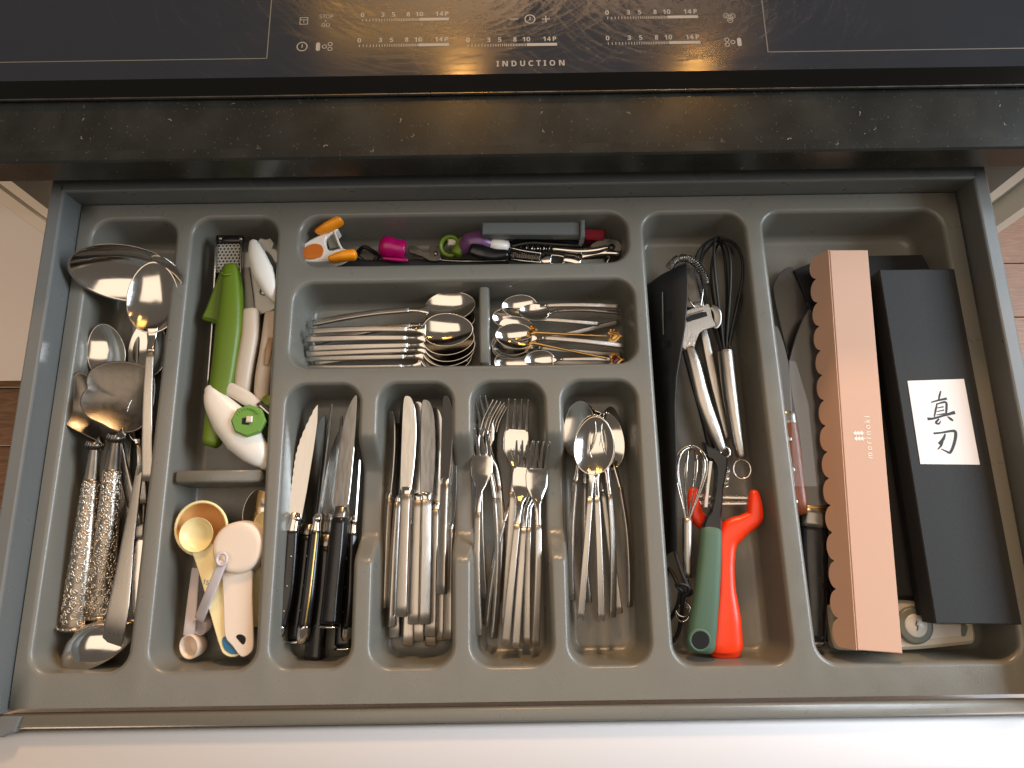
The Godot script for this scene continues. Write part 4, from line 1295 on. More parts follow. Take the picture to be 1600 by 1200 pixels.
	plate(st, flat([Vector2(-0.2372, 0.1950), Vector2(-0.2331, 0.1923), Vector2(-0.2229, 0.2002), Vector2(-0.2228, 0.2062), Vector2(-0.2257, 0.2160), Vector2(-0.2301, 0.2130), Vector2(-0.2304, 0.2041)]), -0.016, -0.006, 0.0008)
	part("jaw_housing", st, M["black plastic"], t)
	st = begin(false)
	plate(st, flat([Vector2(-0.2336, 0.1979), Vector2(-0.2322, 0.1964), Vector2(-0.2239, 0.2040), Vector2(-0.2241, 0.2060)]), -0.0055, -0.0035, 0.0004)
	part("jaw", st, M["blade steel"], t)
	st = begin()
	ball(st, Vector3(-0.2278, -0.0100, 0.1927), 0.0066, 16, 0.6)
	part("drive_wheel", st, M["lime plastic"], t)

func measuring_spoons() -> void:
	var t: Node3D
	var st: SurfaceTool
	var c := Vector3(-0.2789, -0.0130, 0.3032)
	t = thing("measuring_cup", "orange round measuring cup under the yellow one", "measuring cup", Vector3(c.x, -0.048, c.z), "measuring spoons")
	st = begin()
	dish(st, disc(Vector2.ZERO, 0.0222, 36), Vector2.ZERO, 0.0165, 0.0016, 5.0, Transform3D(Basis(Vector3(1, 0, 0.4).normalized(), 0.12), c))
	var cup := part("cup", st, M["orange plastic"], t)
	st = begin()
	var ring := []
	for k in 37: ring.append(Transform3D(Basis(Vector3(1, 0, 0.4).normalized(), 0.12), c) * Vector3(cos(TAU * k / 36) * 0.0226, 0, sin(TAU * k / 36) * 0.0226))
	tube(st, ring, 0.0013, 8, 1)
	part("rim", st, M["yellow plastic"], cup)
	st = begin()
	sweep(st, [[Vector3(-0.2724, -0.0220, 0.3205), 0.0078, 0.0010], [Vector3(-0.2629, -0.0280, 0.3625), 0.0080, 0.0011], [Vector3(-0.2566, -0.0320, 0.3959), 0.0078, 0.0011]], 18, 6.0, 4, 0.3)
	part("handle", st, M["orange plastic"], t)
	# yellow
	c = Vector3(-0.2809, -0.0080, 0.3089)
	t = thing("measuring_spoon", "yellow measuring spoon with a long tapered handle and a blue-ended tip", "measuring spoon", Vector3(c.x, -0.048, c.z), "measuring spoons")
	st = begin()
	dish(st, disc(Vector2.ZERO, 0.0146, 32), Vector2.ZERO, 0.0080, 0.0014, 3.5, Transform3D(Basis(Vector3(1, 0, 0.3).normalized(), 0.05), c))
	part("cup", st, M["yellow plastic"], t)
	st = begin(false)
	plate(st, loop([Vector2(-0.2866, 0.3190), Vector2(-0.2782, 0.3210), Vector2(-0.2688, 0.3152), Vector2(-0.2626, 0.3305), Vector2(-0.2499, 0.3652), Vector2(-0.2398, 0.3898), Vector2(-0.2366, 0.4012), Vector2(-0.2377, 0.4064), Vector2(-0.2439, 0.4081), Vector2(-0.2500, 0.4060), Vector2(-0.2541, 0.4002), Vector2(-0.2633, 0.3773), Vector2(-0.2730, 0.3509), Vector2(-0.2814, 0.3302)], 3), -0.0145, -0.0118, 0.0006)
	part("handle", st, M["yellow plastic"], t)
	st = begin(false)
	plate(st, loop([Vector2(-0.2523, 0.3934), Vector2(-0.2495, 0.3919), Vector2(-0.2433, 0.3973), Vector2(-0.2374, 0.4033), Vector2(-0.2382, 0.4053), Vector2(-0.2437, 0.4058), Vector2(-0.2493, 0.4024), Vector2(-0.2519, 0.3979)], 3), -0.0117, -0.0111, 0.0002)
	part("blue_tip", st, M["teal plastic"], t)
	letters("moulded_mark", "15", Vector3(-0.2703, -0.0116, 0.3481), 0.0034, M["teal plastic"], t, -0.25)
	# pale pink, turned over
	c = Vector3(-0.2428, -0.0020, 0.3202)
	t = thing("measuring_cup", "pale pink measuring cup turned upside down, broad handle with a D-shaped hole", "measuring cup", Vector3(c.x, -0.048, c.z), "measuring spoons")
	st = begin()
	lathe(st, [[0.0226, -0.0165], [0.0224, -0.012], [0.0216, -0.0035], [0.0208, -0.0012], [0.0190, -0.0002], [0.0160, 0.0], [0.0002, 0.0]], 40, Transform3D(Basis(Vector3(1, 0, 0), 0.06), c), false)
	part("cup", st, M["pale pink plastic"], t)
	st = begin(false)
	plate(st, loop([Vector2(-0.2556, 0.3370), Vector2(-0.2427, 0.3395), Vector2(-0.2320, 0.3354), Vector2(-0.2296, 0.3592), Vector2(-0.2271, 0.3837), Vector2(-0.2258, 0.3996), Vector2(-0.2280, 0.4052), Vector2(-0.2349, 0.4076), Vector2(-0.2427, 0.3993), Vector2(-0.2498, 0.3907), Vector2(-0.2526, 0.3681)], 3), -0.0118, -0.0090, 0.0006)
	var h := part("handle", st, M["pale pink plastic"], t)
	st = begin(false)
	plate(st, loop([Vector2(-0.2402, 0.3919), Vector2(-0.2379, 0.3901), Vector2(-0.2342, 0.3909), Vector2(-0.2321, 0.3935), Vector2(-0.2325, 0.3969), Vector2(-0.2343, 0.3981), Vector2(-0.2373, 0.3954)], 3), -0.0095, -0.0088, 0.0)
	part("hanging_hole", st, M["dark hole"], h)
	# lilac grey
	t = thing("measuring_spoon", "small lilac-grey measuring spoon with a loop at the end of its stem", "measuring spoon", Vector3(-0.2795, -0.0480, 0.3598), "measuring spoons")
	st = begin()
	sweep(st, [[Vector3(-0.2525, 0.0000, 0.3316), 0.0034, 0.0016], [Vector3(-0.2575, -0.0020, 0.3432), 0.0040, 0.0017], [Vector3(-0.2656, -0.0080, 0.3602), 0.0042, 0.0017], [Vector3(-0.2762, -0.0200, 0.3784), 0.0046, 0.0016]], 16, 4.0, 5, 0.4)
	part("handle", st, M["lilac plastic"], t)
	st = begin()
	c = Vector3(-0.2529, 0.0020, 0.3296)
	ring = []
	for k in 17: ring.append(c + Vector3(cos(TAU * k / 16) * 0.0042, 0, sin(TAU * k / 16) * 0.0050))
	tube(st, ring, 0.0014, 8, 1)
	part("loop", st, M["lilac plastic"], t)
	st = begin()
	cup_on_side(st, Vector3(-0.2747, -0.0360, 0.3811), Vector3(-0.2784, -0.0250, 0.3851), 0.0072)
	part("cup", st, M["lilac plastic"], t)
	# cream, lying on its side
	t = thing("measuring_spoon", "cream measuring spoon lying on its side, round cup nearest the front wall", "measuring spoon", Vector3(-0.2943, -0.0480, 0.3840), "measuring spoons")
	st = begin()
	sweep(st, [[Vector3(-0.2848, -0.0240, 0.3365), 0.0036, 0.0016], [Vector3(-0.2861, -0.0260, 0.3621), 0.0044, 0.0018], [Vector3(-0.2873, -0.0280, 0.3913), 0.0052, 0.0018]], 16, 4.0, 4, 0.4)
	part("handle", st, M["lilac plastic"], t)
	st = begin()
	cup_on_side(st, Vector3(-0.2818, -0.0400, 0.3991), Vector3(-0.2865, -0.0270, 0.4012), 0.0102)
	part("cup", st, M["pale pink plastic"], t)
	# half under the ridge
	var p := spoon(0.16, 0.0260, 0.0165, 0.0070, 0.0026, 0.0034, 0.42)
	use(p, "tea_measure", 0.16, Vector3(-0.2407, -0.0420, 0.3923), Vector3(-0.2354, -0.0260, 0.2688), -0.5, "steel spoon behind the measuring spoons, only its bowl tip past the ridge", "spoon")
	p.free()
	c = Vector3(-0.2259, -0.0160, 0.2989)
	t = thing("measuring_spoon", "small cream measuring cup half hidden at the right ridge", "measuring spoon", Vector3(c.x, -0.048, c.z), "measuring spoons")
	st = begin()
	dish(st, disc(Vector2.ZERO, 0.0098, 28), Vector2.ZERO, 0.006, 0.0013, 3.5, Transform3D(Basis(Vector3(0, 0, 1), 0.2), c))
	part("cup", st, M["yellow plastic"], t)
	st = begin()
	sweep(st, [[c + Vector3(-0.001, -0.0012, 0.008), 0.0040, 0.0012], [Vector3(-0.2324, -0.0300, 0.3470), 0.0040, 0.0012], [Vector3(-0.2358, -0.0360, 0.3856), 0.0040, 0.0012]], 16, 5.0, 4, 0.4)
	part("handle", st, M["yellow plastic"], t)

func cup_on_side(st: SurfaceTool, bottom: Vector3, mouth: Vector3, r: float) -> void:
	var l := bottom.distance_to(mouth)
	lathe(st, [[0.0002, l * 0.16], [r * 0.55, l * 0.14], [r * 0.80, l * 0.30], [r * 0.88, l], [r * 0.94, l * 1.02], [r, l], [r * 0.97, l * 0.4], [r * 0.84, l * 0.08], [r * 0.6, 0.0], [0.0002, 0.0]], 28, along(bottom, mouth), false)

# ---------------------------------------------------------------- the shallow tray at the back
func gadgets() -> void:
	var t: Node3D
	var st: SurfaceTool
	t = thing("bag_clip", "white bag clip with orange grips at the left end of the rear compartment", "clip", Vector3(-0.1996, -0.0480, 0.0234))
	st = begin(false)
	plate(st, loop([Vector2(-0.2098, 0.0460), Vector2(-0.2080, 0.0402), Vector2(-0.2022, 0.0351), Vector2(-0.1931, 0.0298), Vector2(-0.1810, 0.0245), Vector2(-0.1746, 0.0213), Vector2(-0.1749, 0.0246), Vector2(-0.1837, 0.0311), Vector2(-0.1847, 0.0370), Vector2(-0.1813, 0.0444), Vector2(-0.1693, 0.0427), Vector2(-0.1644, 0.0451), Vector2(-0.1651, 0.0489), Vector2(-0.1774, 0.0548), Vector2(-0.1928, 0.0559), Vector2(-0.2048, 0.0548), Vector2(-0.2091, 0.0510)], 3), -0.030, -0.012, 0.0016)
	part("body", st, M["white plastic"], t)
	st = begin()
	sweep(st, [[Vector3(-0.1906, -0.0110, 0.0272), 0.0028, 0.0065], [Vector3(-0.1816, -0.0080, 0.0232), 0.0040, 0.0075], [Vector3(-0.1712, -0.0080, 0.0167), 0.0044, 0.0070]], 18, 2.6, 5, 0.8)
	part("grip", st, M["clip orange"], t)
	st = begin()
	sweep(st, [[Vector3(-0.1776, -0.0130, 0.0543), 0.0030, 0.0065], [Vector3(-0.1669, -0.0110, 0.0521), 0.0046, 0.0070], [Vector3(-0.1577, -0.0120, 0.0504), 0.0048, 0.0066]], 18, 2.6, 5, 0.8)
	part("grip", st, M["clip orange"], t)
	st = begin(false)
	plate(st, loop([Vector2(-0.2075, 0.0505), Vector2(-0.2065, 0.0454), Vector2(-0.1999, 0.0399), Vector2(-0.1935, 0.0385), Vector2(-0.1877, 0.0410), Vector2(-0.1861, 0.0469), Vector2(-0.1885, 0.0522), Vector2(-0.1991, 0.0544)], 3), -0.0125, -0.0108, 0.0004)
	part("cheek_pad", st, M["clip dark orange"], t)
	st = begin()
	tube(st, [Vector3(-0.1769, -0.0130, 0.0241), Vector3(-0.1748, -0.0130, 0.0308), Vector3(-0.1716, -0.0140, 0.0389), Vector3(-0.1683, -0.0140, 0.0446)], 0.0011, 8, 4)
	part("spring", st, M["white plastic"], t)
	st = begin(false)
	plate(st, flat([Vector2(-0.1847, 0.0306), Vector2(-0.1779, 0.0264), Vector2(-0.1734, 0.0403), Vector2(-0.1816, 0.0416)]), -0.028, -0.016, 0.0006)
	part("inner_web", st, M["scale grey"], t)

	t = thing("bottle_stopper", "glossy magenta bottle stopper lying on its side", "bottle stopper", Vector3(-0.1261, -0.0480, 0.0271))
	st = begin()
	lathe(st, [[0.0002, 0.0], [0.0060, 0.0004], [0.0092, 0.0022], [0.0106, 0.0060], [0.0108, 0.0120], [0.0096, 0.0150], [0.0100, 0.0170], [0.0098, 0.0240], [0.0090, 0.0256], [0.0002, 0.0258]], 32, along(Vector3(-0.1365, -0.0280, 0.0334), Vector3(-0.1089, -0.0320, 0.0382)), false)
	part("cap", st, M["magenta plastic"], t)
	st = begin()
	sweep(st, [[Vector3(-0.1323, -0.0280, 0.0471), 0.0014, 0.0014], [Vector3(-0.1201, -0.0280, 0.0485), 0.0020, 0.0020], [Vector3(-0.1091, -0.0290, 0.0490), 0.0018, 0.0018]], 10, 2.0, 4, 0.6)
	part("lever", st, M["magenta plastic"], t)

	t = thing("hair_tie", "black twisted elastic band between the bag clip and magenta stopper", "elastic band", Vector3(-0.1521, -0.0480, 0.0353))
	st = begin()
	var band := []
	for k in 41:
		var f := TAU * k / 40
		band.append(Vector3(-0.1505, -0.0400, 0.0383) + Vector3(cos(f) * 0.0125, 0.004 * sin(3.0 * f), sin(f) * (0.0065 + 0.0025 * sin(2.0 * f))))
	tube(st, band, 0.0021, 8, 1)
	part("band", st, M["black rubber"], t)

	t = thing("bottle_opener", "dull steel bottle opener between the magenta and green stoppers", "bottle opener", Vector3(-0.0939, -0.0480, 0.0326))
	st = begin(false)
	plate(st, loop([Vector2(-0.1083, 0.0338), Vector2(-0.1007, 0.0344), Vector2(-0.0928, 0.0394), Vector2(-0.0877, 0.0380), Vector2(-0.0873, 0.0337), Vector2(-0.0784, 0.0341), Vector2(-0.0765, 0.0423), Vector2(-0.0773, 0.0488), Vector2(-0.0860, 0.0496), Vector2(-0.0956, 0.0447), Vector2(-0.1072, 0.0401)], 3), -0.0325, -0.030, 0.0005)
	part("blade", st, M["dull steel"], t)
	st = begin()
	ball(st, Vector3(-0.0813, -0.0290, 0.0420), 0.0022, 14, 0.5)
	part("rivet", st, M["dull steel"], t)

	t = thing("wine_stopper", "green ring-shaped wine stopper beside the purple one", "wine stopper", Vector3(-0.0677, -0.0480, 0.0256))
	var c := Vector3(-0.0670, -0.0220, 0.0378)
	st = begin()
	lathe(st, [[0.0065, -0.012], [0.0104, -0.010], [0.0112, -0.004], [0.0108, 0.0], [0.0094, 0.0012], [0.0076, 0.0004], [0.0068, -0.003]], 32, Transform3D(Basis(Vector3.RIGHT, 0.25), c), false)
	part("ring", st, M["lime plastic"], t)
	st = begin(false)
	box(st, Vector3(-0.0691, -0.0210, 0.0306), Vector3(-0.0605, -0.0300, 0.0370), 0.001)
	part("stem", st, M["beige scale"], t)
	st = begin()
	sweep(st, [[Vector3(-0.0605, -0.0240, 0.0453), 0.0060, 0.0050], [Vector3(-0.0535, -0.0240, 0.0323), 0.0056, 0.0050]], 14, 3.0, 3, 0.5)
	part("collar", st, M["lime plastic"], t)

	t = thing("wine_stopper", "purple wine stopper with a white end and black insert", "wine stopper", Vector3(-0.0368, -0.0480, 0.0261))
	st = begin()
	sweep(st, [[Vector3(-0.0534, -0.0240, 0.0409), 0.0060, 0.0060], [Vector3(-0.0475, -0.0200, 0.0357), 0.0095, 0.0080], [Vector3(-0.0377, -0.0190, 0.0344), 0.0098, 0.0082], [Vector3(-0.0280, -0.0220, 0.0355), 0.0075, 0.0066]], 20, 2.3, 5, 0.8)
	part("shell", st, M["purple plastic"], t)
	st = begin()
	sweep(st, [[Vector3(-0.0302, -0.0230, 0.0346), 0.0076, 0.0066], [Vector3(-0.0214, -0.0220, 0.0366), 0.0082, 0.0070], [Vector3(-0.0137, -0.0240, 0.0377), 0.0060, 0.0058]], 18, 2.4, 4, 0.8)
	part("white_end", st, M["white plastic"], t)
	st = begin()
	sweep(st, [[Vector3(-0.0451, -0.0140, 0.0454), 0.0058, 0.0034], [Vector3(-0.0365, -0.0150, 0.0475), 0.0072, 0.0036], [Vector3(-0.0247, -0.0180, 0.0493), 0.0060, 0.0034], [Vector3(-0.0127, -0.0200, 0.0479), 0.0040, 0.0030]], 18, 2.6, 5, 0.8)
	part("insert", st, M["black plastic"], t)

	t = thing("black_pick", "long thin black rod with a steel edge along the rear compartment's front wall", "skewer holder", Vector3(-0.1142, -0.0480, 0.0458))
	st = begin()
	sweep(st, [[Vector3(-0.2132, -0.0400, 0.0470), 0.0042, 0.0050], [Vector3(-0.1445, -0.0400, 0.0491), 0.0050, 0.0056], [Vector3(-0.0770, -0.0400, 0.0492), 0.0046, 0.0056], [Vector3(-0.0118, -0.0380, 0.0511), 0.0040, 0.0050]], 16, 3.0, 5, 0.4)
	part("rod", st, M["black matte"], t)
	st = begin()
	sweep(st, [[Vector3(-0.0787, -0.0340, 0.0472), 0.0006, 0.0014], [Vector3(-0.0540, -0.0330, 0.0495), 0.0008, 0.0016], [Vector3(-0.0117, -0.0330, 0.0495), 0.0008, 0.0016]], 10, 3.0, 5, 0.5)
	part("steel_edge", st, M["blade steel"], t)

	t = thing("sealing_clip", "mid grey plastic bar with an upturned end on top of the corkscrews", "clip", Vector3(0.0140, -0.0480, 0.0081))
	st = begin(false)
	plate(st, flat([Vector2(-0.0348, 0.0234), Vector2(0.0573, 0.0244), Vector2(0.0568, 0.0380), Vector2(-0.0352, 0.0356)]), -0.013, -0.002, 0.0010)
	part("bar", st, M["grey plastic"], t)
	st = begin(false)
	plate(st, flat([Vector2(0.0574, 0.0236), Vector2(0.0615, 0.0237), Vector2(0.0612, 0.0414), Vector2(0.0567, 0.0423)]), -0.016, 0.001, 0.0010)
	part("upturned_end", st, M["grey plastic"], t)
	t = thing("red_pouch_clip", "dark red plastic block at the right of the grey bar", "clip", Vector3(0.0760, -0.0480, 0.0142))
	st = begin(false)
	plate(st, loop([Vector2(0.0609, 0.0255), Vector2(0.0636, 0.0236), Vector2(0.0801, 0.0244), Vector2(0.0833, 0.0268), Vector2(0.0821, 0.0338), Vector2(0.0785, 0.0349), Vector2(0.0610, 0.0336)], 3), -0.034, -0.018, 0.0016)
	part("block", st, M["red plastic"], t)

	# two folding corkscrews
	t = thing("corkscrew", "folded black and chrome waiter's corkscrew, front one, script on its handle", "corkscrew", Vector3(0.0247, -0.0480, 0.0407), "folding corkscrews")
	st = begin()
	sweep(st, [[Vector3(-0.0081, -0.0260, 0.0450), 0.0066, 0.0050], [Vector3(0.0038, -0.0240, 0.0480), 0.0068, 0.0052], [Vector3(0.0191, -0.0240, 0.0507), 0.0064, 0.0052]], 18, 3.4, 4, 0.5)
	part("handle", st, M["black plastic"], t)
	for e in [[Vector3(-0.0075, -0.0210, 0.0416), Vector3(0.0047, -0.0190, 0.0456), Vector3(0.0195, -0.0190, 0.0482)], [Vector3(-0.0077, -0.0220, 0.0525), Vector3(0.0045, -0.0190, 0.0560), Vector3(0.0192, -0.0190, 0.0576)]]:
		st = begin()
		tube(st, e, 0.0009, 8, 4)
		part("chrome_edge", st, M["mirror steel"], t)
	st = begin()
	sweep(st, [[Vector3(0.0196, -0.0240, 0.0516), 0.0064, 0.0044], [Vector3(0.0256, -0.0220, 0.0531), 0.0070, 0.0046], [Vector3(0.0295, -0.0220, 0.0536), 0.0060, 0.0044]], 16, 4.0, 3, 0.3)
	part("hinge", st, M["mirror steel"], t)
	st = begin()
	tube(st, [Vector3(0.0304, -0.0200, 0.0498), Vector3(0.0408, -0.0200, 0.0514), Vector3(0.0451, -0.0200, 0.0548), Vector3(0.0384, -0.0200, 0.0598), Vector3(0.0297, -0.0200, 0.0583)], 0.0011, 8, 4)
	part("lever_loop", st, M["mirror steel"], t)
	st = begin()
	sweep(st, [[Vector3(0.0431, -0.0220, 0.0538), 0.0046, 0.0040], [Vector3(0.0518, -0.0220, 0.0554), 0.0052, 0.0042], [Vector3(0.0574, -0.0220, 0.0578), 0.0048, 0.0040]], 14, 3.0, 4, 0.5)
	part("boot_lever", st, M["mirror steel"], t)
	letters("script", "Pulltap's", Vector3(0.0063, -0.0185, 0.0515), 0.0046, M["silver"], t, -0.13, "Droid Serif", 0.0006)
	t = thing("corkscrew", "folded chrome corkscrew at the back right with a dark round hinge plate", "corkscrew", Vector3(0.0706, -0.0480, 0.0328), "folding corkscrews")
	st = begin()
	sweep(st, [[Vector3(0.0326, -0.0240, 0.0423), 0.0024, 0.0036], [Vector3(0.0565, -0.0220, 0.0460), 0.0030, 0.0040], [Vector3(0.0717, -0.0200, 0.0462), 0.0030, 0.0040], [Vector3(0.0838, -0.0200, 0.0436), 0.0026, 0.0036]], 16, 3.0, 5, 0.5)
	part("lever", st, M["mirror steel"], t)
	st = begin(false)
	plate(st, loop([Vector2(0.0682, 0.0405), Vector2(0.0746, 0.0348), Vector2(0.0857, 0.0321), Vector2(0.0962, 0.0347), Vector2(0.0998, 0.0417), Vector2(0.0951, 0.0480), Vector2(0.0783, 0.0501)], 4), -0.029, -0.022, 0.0010)
	part("hinge_plate", st, M["dull steel"], t)
	st = begin()
	ball(st, Vector3(0.0890, -0.0205, 0.0420), 0.0034, 14, 0.4)
	part("hinge_pin", st, M["black plastic"], t)
	st = begin()
	sweep(st, [[Vector3(0.0611, -0.0260, 0.0495), 0.0030, 0.0030], [Vector3(0.0787, -0.0240, 0.0469), 0.0030, 0.0030], [Vector3(0.0958, -0.0240, 0.0476), 0.0024, 0.0026]], 12, 3.0, 4, 0.5)
	part("handle", st, M["mirror steel"], t)
	t = thing("corkscrew", "black folded corkscrew lying behind the two chrome ones", "corkscrew", Vector3(0.0136, -0.0480, 0.0256), "folding corkscrews")
	st = begin()
	sweep(st, [[Vector3(-0.0070, -0.0320, 0.0345), 0.0050, 0.0050], [Vector3(0.0109, -0.0300, 0.0314), 0.0060, 0.0056], [Vector3(0.0353, -0.0300, 0.0337), 0.0056, 0.0056], [Vector3(0.0600, -0.0320, 0.0351), 0.0044, 0.0046]], 16, 2.6, 5, 0.6)
	part("handle", st, M["black plastic"], t)
	st = begin()
	var pts := []
	for k in 40:
		var v := k / 39.0
		pts.append(Vector3(-0.0005, -0.0270, 0.0404).lerp(Vector3(0.0306, -0.0270, 0.0399), v) + Vector3(0, sin(v * 34) * 0.0030, cos(v * 34) * 0.0030))
	tube(st, pts, 0.0009, 6, 1)
	part("worm", st, M["blade steel"], t)
	t = thing("grey_cap", "small grey plastic cap near the right end of the rear compartment", "cap", Vector3(0.0729, -0.0480, 0.0451))
	st = begin(false)
	plate(st, flat([Vector2(0.0588, 0.0541), Vector2(0.0808, 0.0530), Vector2(0.0831, 0.0606), Vector2(0.0599, 0.0612)]), -0.034, -0.022, 0.0010)
	part("cap", st, M["scale grey"], t)
	t = thing("wire_hook", "thin bent steel hook at the far right of the rear compartment", "hook", Vector3(0.0888, -0.0480, 0.0442))
	st = begin()
	tube(st, [Vector3(0.0842, -0.0300, 0.0576), Vector3(0.0855, -0.0280, 0.0533), Vector3(0.0892, -0.0280, 0.0485), Vector3(0.0949, -0.0300, 0.0473)], 0.0009, 8, 4)
	part("wire", st, M["blade steel"], t)

# ---------------------------------------------------------------- peelers and whisks
func whisk_loops(t: Node3D, a: Vector3, b: Vector3, r: float, wire: float, n: int, m: Material, flatten := 1.0) -> void:
	var ax := b - a
	var side0 := ax.normalized().cross(Vector3.UP).normalized()
	var up0 := side0.cross(ax.normalized())
	for k in n:
		var ang := PI * (k + 0.25) / n
		var s := side0 * cos(ang) + up0 * sin(ang) * flatten
		var q := 1.0 - 0.025 * (k % 3)
		var pts := []
		for e in [[0.0, 0.14], [0.18, 0.36], [0.40, 0.70], [0.62, 0.97], [0.80, 0.97], [0.93, 0.66], [1.0, 0.0]]: pts.append(a + ax * e[0] * q + s * r * e[1])
		for e in [[0.93, 0.66], [0.80, 0.97], [0.62, 0.97], [0.40, 0.70], [0.18, 0.36], [0.0, 0.14]]: pts.append(a + ax * e[0] * q - s * r * e[1])
		var st := begin()
		tube(st, pts, wire, 8, 4)
		part("loop", st, m, t)

func ring_tube(st: SurfaceTool, c: Vector3, rx: float, rz: float, r: float, tilt := 0.0) -> void:
	var pts := []
	for k in 25: pts.append(c + Basis(Vector3.RIGHT, tilt) * Vector3(cos(TAU * k / 24) * rx, 0, sin(TAU * k / 24) * rz))
	tube(st, pts, r, 8, 1)

func peelers() -> void:
	var t: Node3D
	var st: SurfaceTool
	# black spatula standing on edge against the left wall
	t = thing("spatula", "tall black spatula standing on edge against the left wall", "spatula", Vector3(0.1373, -0.0480, 0.1551))
	st = begin()
	var rings := []
	for e in [[Vector3(0.1473, -0.0160, 0.0677), Vector3(0.1554, -0.0080, 0.0660)], [Vector3(0.1357, -0.0220, 0.0712), Vector3(0.1554, -0.0050, 0.0714)], [Vector3(0.1216, -0.0300, 0.0793), Vector3(0.1549, -0.0030, 0.0824)], [Vector3(0.1208, -0.0350, 0.0936), Vector3(0.1532, -0.0030, 0.1023)], [Vector3(0.1217, -0.0380, 0.1255), Vector3(0.1486, -0.0030, 0.1316)], [Vector3(0.1232, -0.0400, 0.1512), Vector3(0.1435, -0.0040, 0.1543)], [Vector3(0.1245, -0.0410, 0.1768), Vector3(0.1387, -0.0060, 0.1764)], [Vector3(0.1263, -0.0410, 0.2080), Vector3(0.1358, -0.0080, 0.2038)], [Vector3(0.1272, -0.0410, 0.2341), Vector3(0.1347, -0.0100, 0.2393)], [Vector3(0.1269, -0.0420, 0.2750), Vector3(0.1324, -0.0120, 0.2782)], [Vector3(0.1260, -0.0430, 0.3307), Vector3(0.1297, -0.0160, 0.3262)]]:
		var l: Vector3 = e[0]
		var r: Vector3 = e[1]
		var nn := (r - l).cross(Vector3(0, 0, 1)).normalized() * 0.0011
		var q := (r - l).normalized() * 0.0006
		rings.append(PackedVector3Array([l - nn, l - q, l + nn, r + nn, r + q, r - nn]))
	skin(st, rings)
	part("blade", st, M["black rubber"], t)
	st = begin()
	sweep(st, [[Vector3(0.1339, -0.0175, 0.0907), 0.0006, 0.0009], [Vector3(0.1333, -0.0195, 0.1118), 0.0006, 0.0009], [Vector3(0.1329, -0.0210, 0.1312), 0.0006, 0.0009]], 8, 2.0, 3, 0.5)
	part("moulded_line", st, M["scale grey"], t)
	# big black whisk
	t = thing("whisk", "large whisk of black silicone loops on a tapered steel handle", "whisk", Vector3(0.1995, -0.0480, 0.1561), "whisks")
	whisk_loops(t, Vector3(0.1890, -0.0220, 0.1484), Vector3(0.1934, -0.0230, 0.0329), 0.0235, 0.0013, 5, M["black rubber"], 0.85)
	st = begin()
	sweep(st, [[Vector3(0.1895, -0.0220, 0.1468), 0.0066, 0.0066], [Vector3(0.1898, -0.0220, 0.1515), 0.0077, 0.0074], [Vector3(0.1903, -0.0210, 0.1885), 0.0072, 0.0070], [Vector3(0.1929, -0.0220, 0.2272), 0.0058, 0.0056], [Vector3(0.1957, -0.0240, 0.2468), 0.0046, 0.0044]], 22, 2.0, 5, 0.3)
	part("handle", st, M["satin steel"], t)
	st = begin()
	ring_tube(st, Vector3(0.1956, -0.0250, 0.2576), 0.0078, 0.0085, 0.0011, 0.1)
	part("hanging_ring", st, M["mirror steel"], t)
	# bar strainer with a spring
	t = thing("bar_strainer", "bar strainer whose dark coil spring arches over the spatula", "strainer", Vector3(0.1692, -0.0480, 0.0681))
	st = begin()
	var arc := [Vector3(0.1426, -0.0180, 0.0660), Vector3(0.1460, -0.0160, 0.0611), Vector3(0.1513, -0.0140, 0.0583), Vector3(0.1579, -0.0120, 0.0589), Vector3(0.1649, -0.0120, 0.0632), Vector3(0.1706, -0.0140, 0.0702), Vector3(0.1743, -0.0160, 0.0777), Vector3(0.1755, -0.0180, 0.0838)]
	var pts := []
	for k in arc.size() - 1:
		for j in 36:
			var v := j / 36.0
			var c: Vector3 = catmull(arc[maxi(k - 1, 0)], arc[k], arc[k + 1], arc[mini(k + 2, arc.size() - 1)], v)
			var d: Vector3 = (arc[k + 1] - arc[k]).normalized()
			var s := d.cross(Vector3.UP).normalized()
			var ph := TAU * j / 9.0
			pts.append(c + s * cos(ph) * 0.0038 + Vector3.UP * sin(ph) * 0.0034)
	tube(st, pts, 0.00055, 5, 1)
	part("coil_spring", st, M["dull steel"], t)
	st = begin(false)
	plate(st, loop([Vector2(0.1482, 0.0651), Vector2(0.1584, 0.0580), Vector2(0.1688, 0.0623), Vector2(0.1736, 0.0760), Vector2(0.1732, 0.0925), Vector2(0.1667, 0.1026), Vector2(0.1561, 0.1024), Vector2(0.1482, 0.0921)], 3), -0.0256, -0.0245, 0.0003)
	part("disc", st, M["dull steel"], t)
	st = begin()
	sweep(st, [[Vector3(0.1689, -0.0240, 0.0985), 0.0050, 0.0010], [Vector3(0.1728, -0.0260, 0.1322), 0.0042, 0.0020], [Vector3(0.1793, -0.0300, 0.1765), 0.0048, 0.0026], [Vector3(0.1894, -0.0360, 0.2271), 0.0040, 0.0022]], 16, 3.0, 5, 0.6)
	part("handle", st, M["satin steel"], t)
	for e in [[Vector3(0.1722, -0.0140, 0.0862), Vector3(0.1690, -0.0130, 0.1007), Vector3(0.1677, -0.0140, 0.1063)], [Vector3(0.1561, -0.0140, 0.0971), Vector3(0.1583, -0.0130, 0.1025), Vector3(0.1620, -0.0140, 0.1074)]]:
		st = begin()
		tube(st, e, 0.0008, 8, 3)
		part("wire_prong", st, M["mirror steel"], t)
	# steel peeler
	t = thing("steel_peeler", "all-steel cheese slicer with a slotted angled head and slim bright handle", "slicer", Vector3(0.1747, -0.0480, 0.1251))
	st = begin(false)
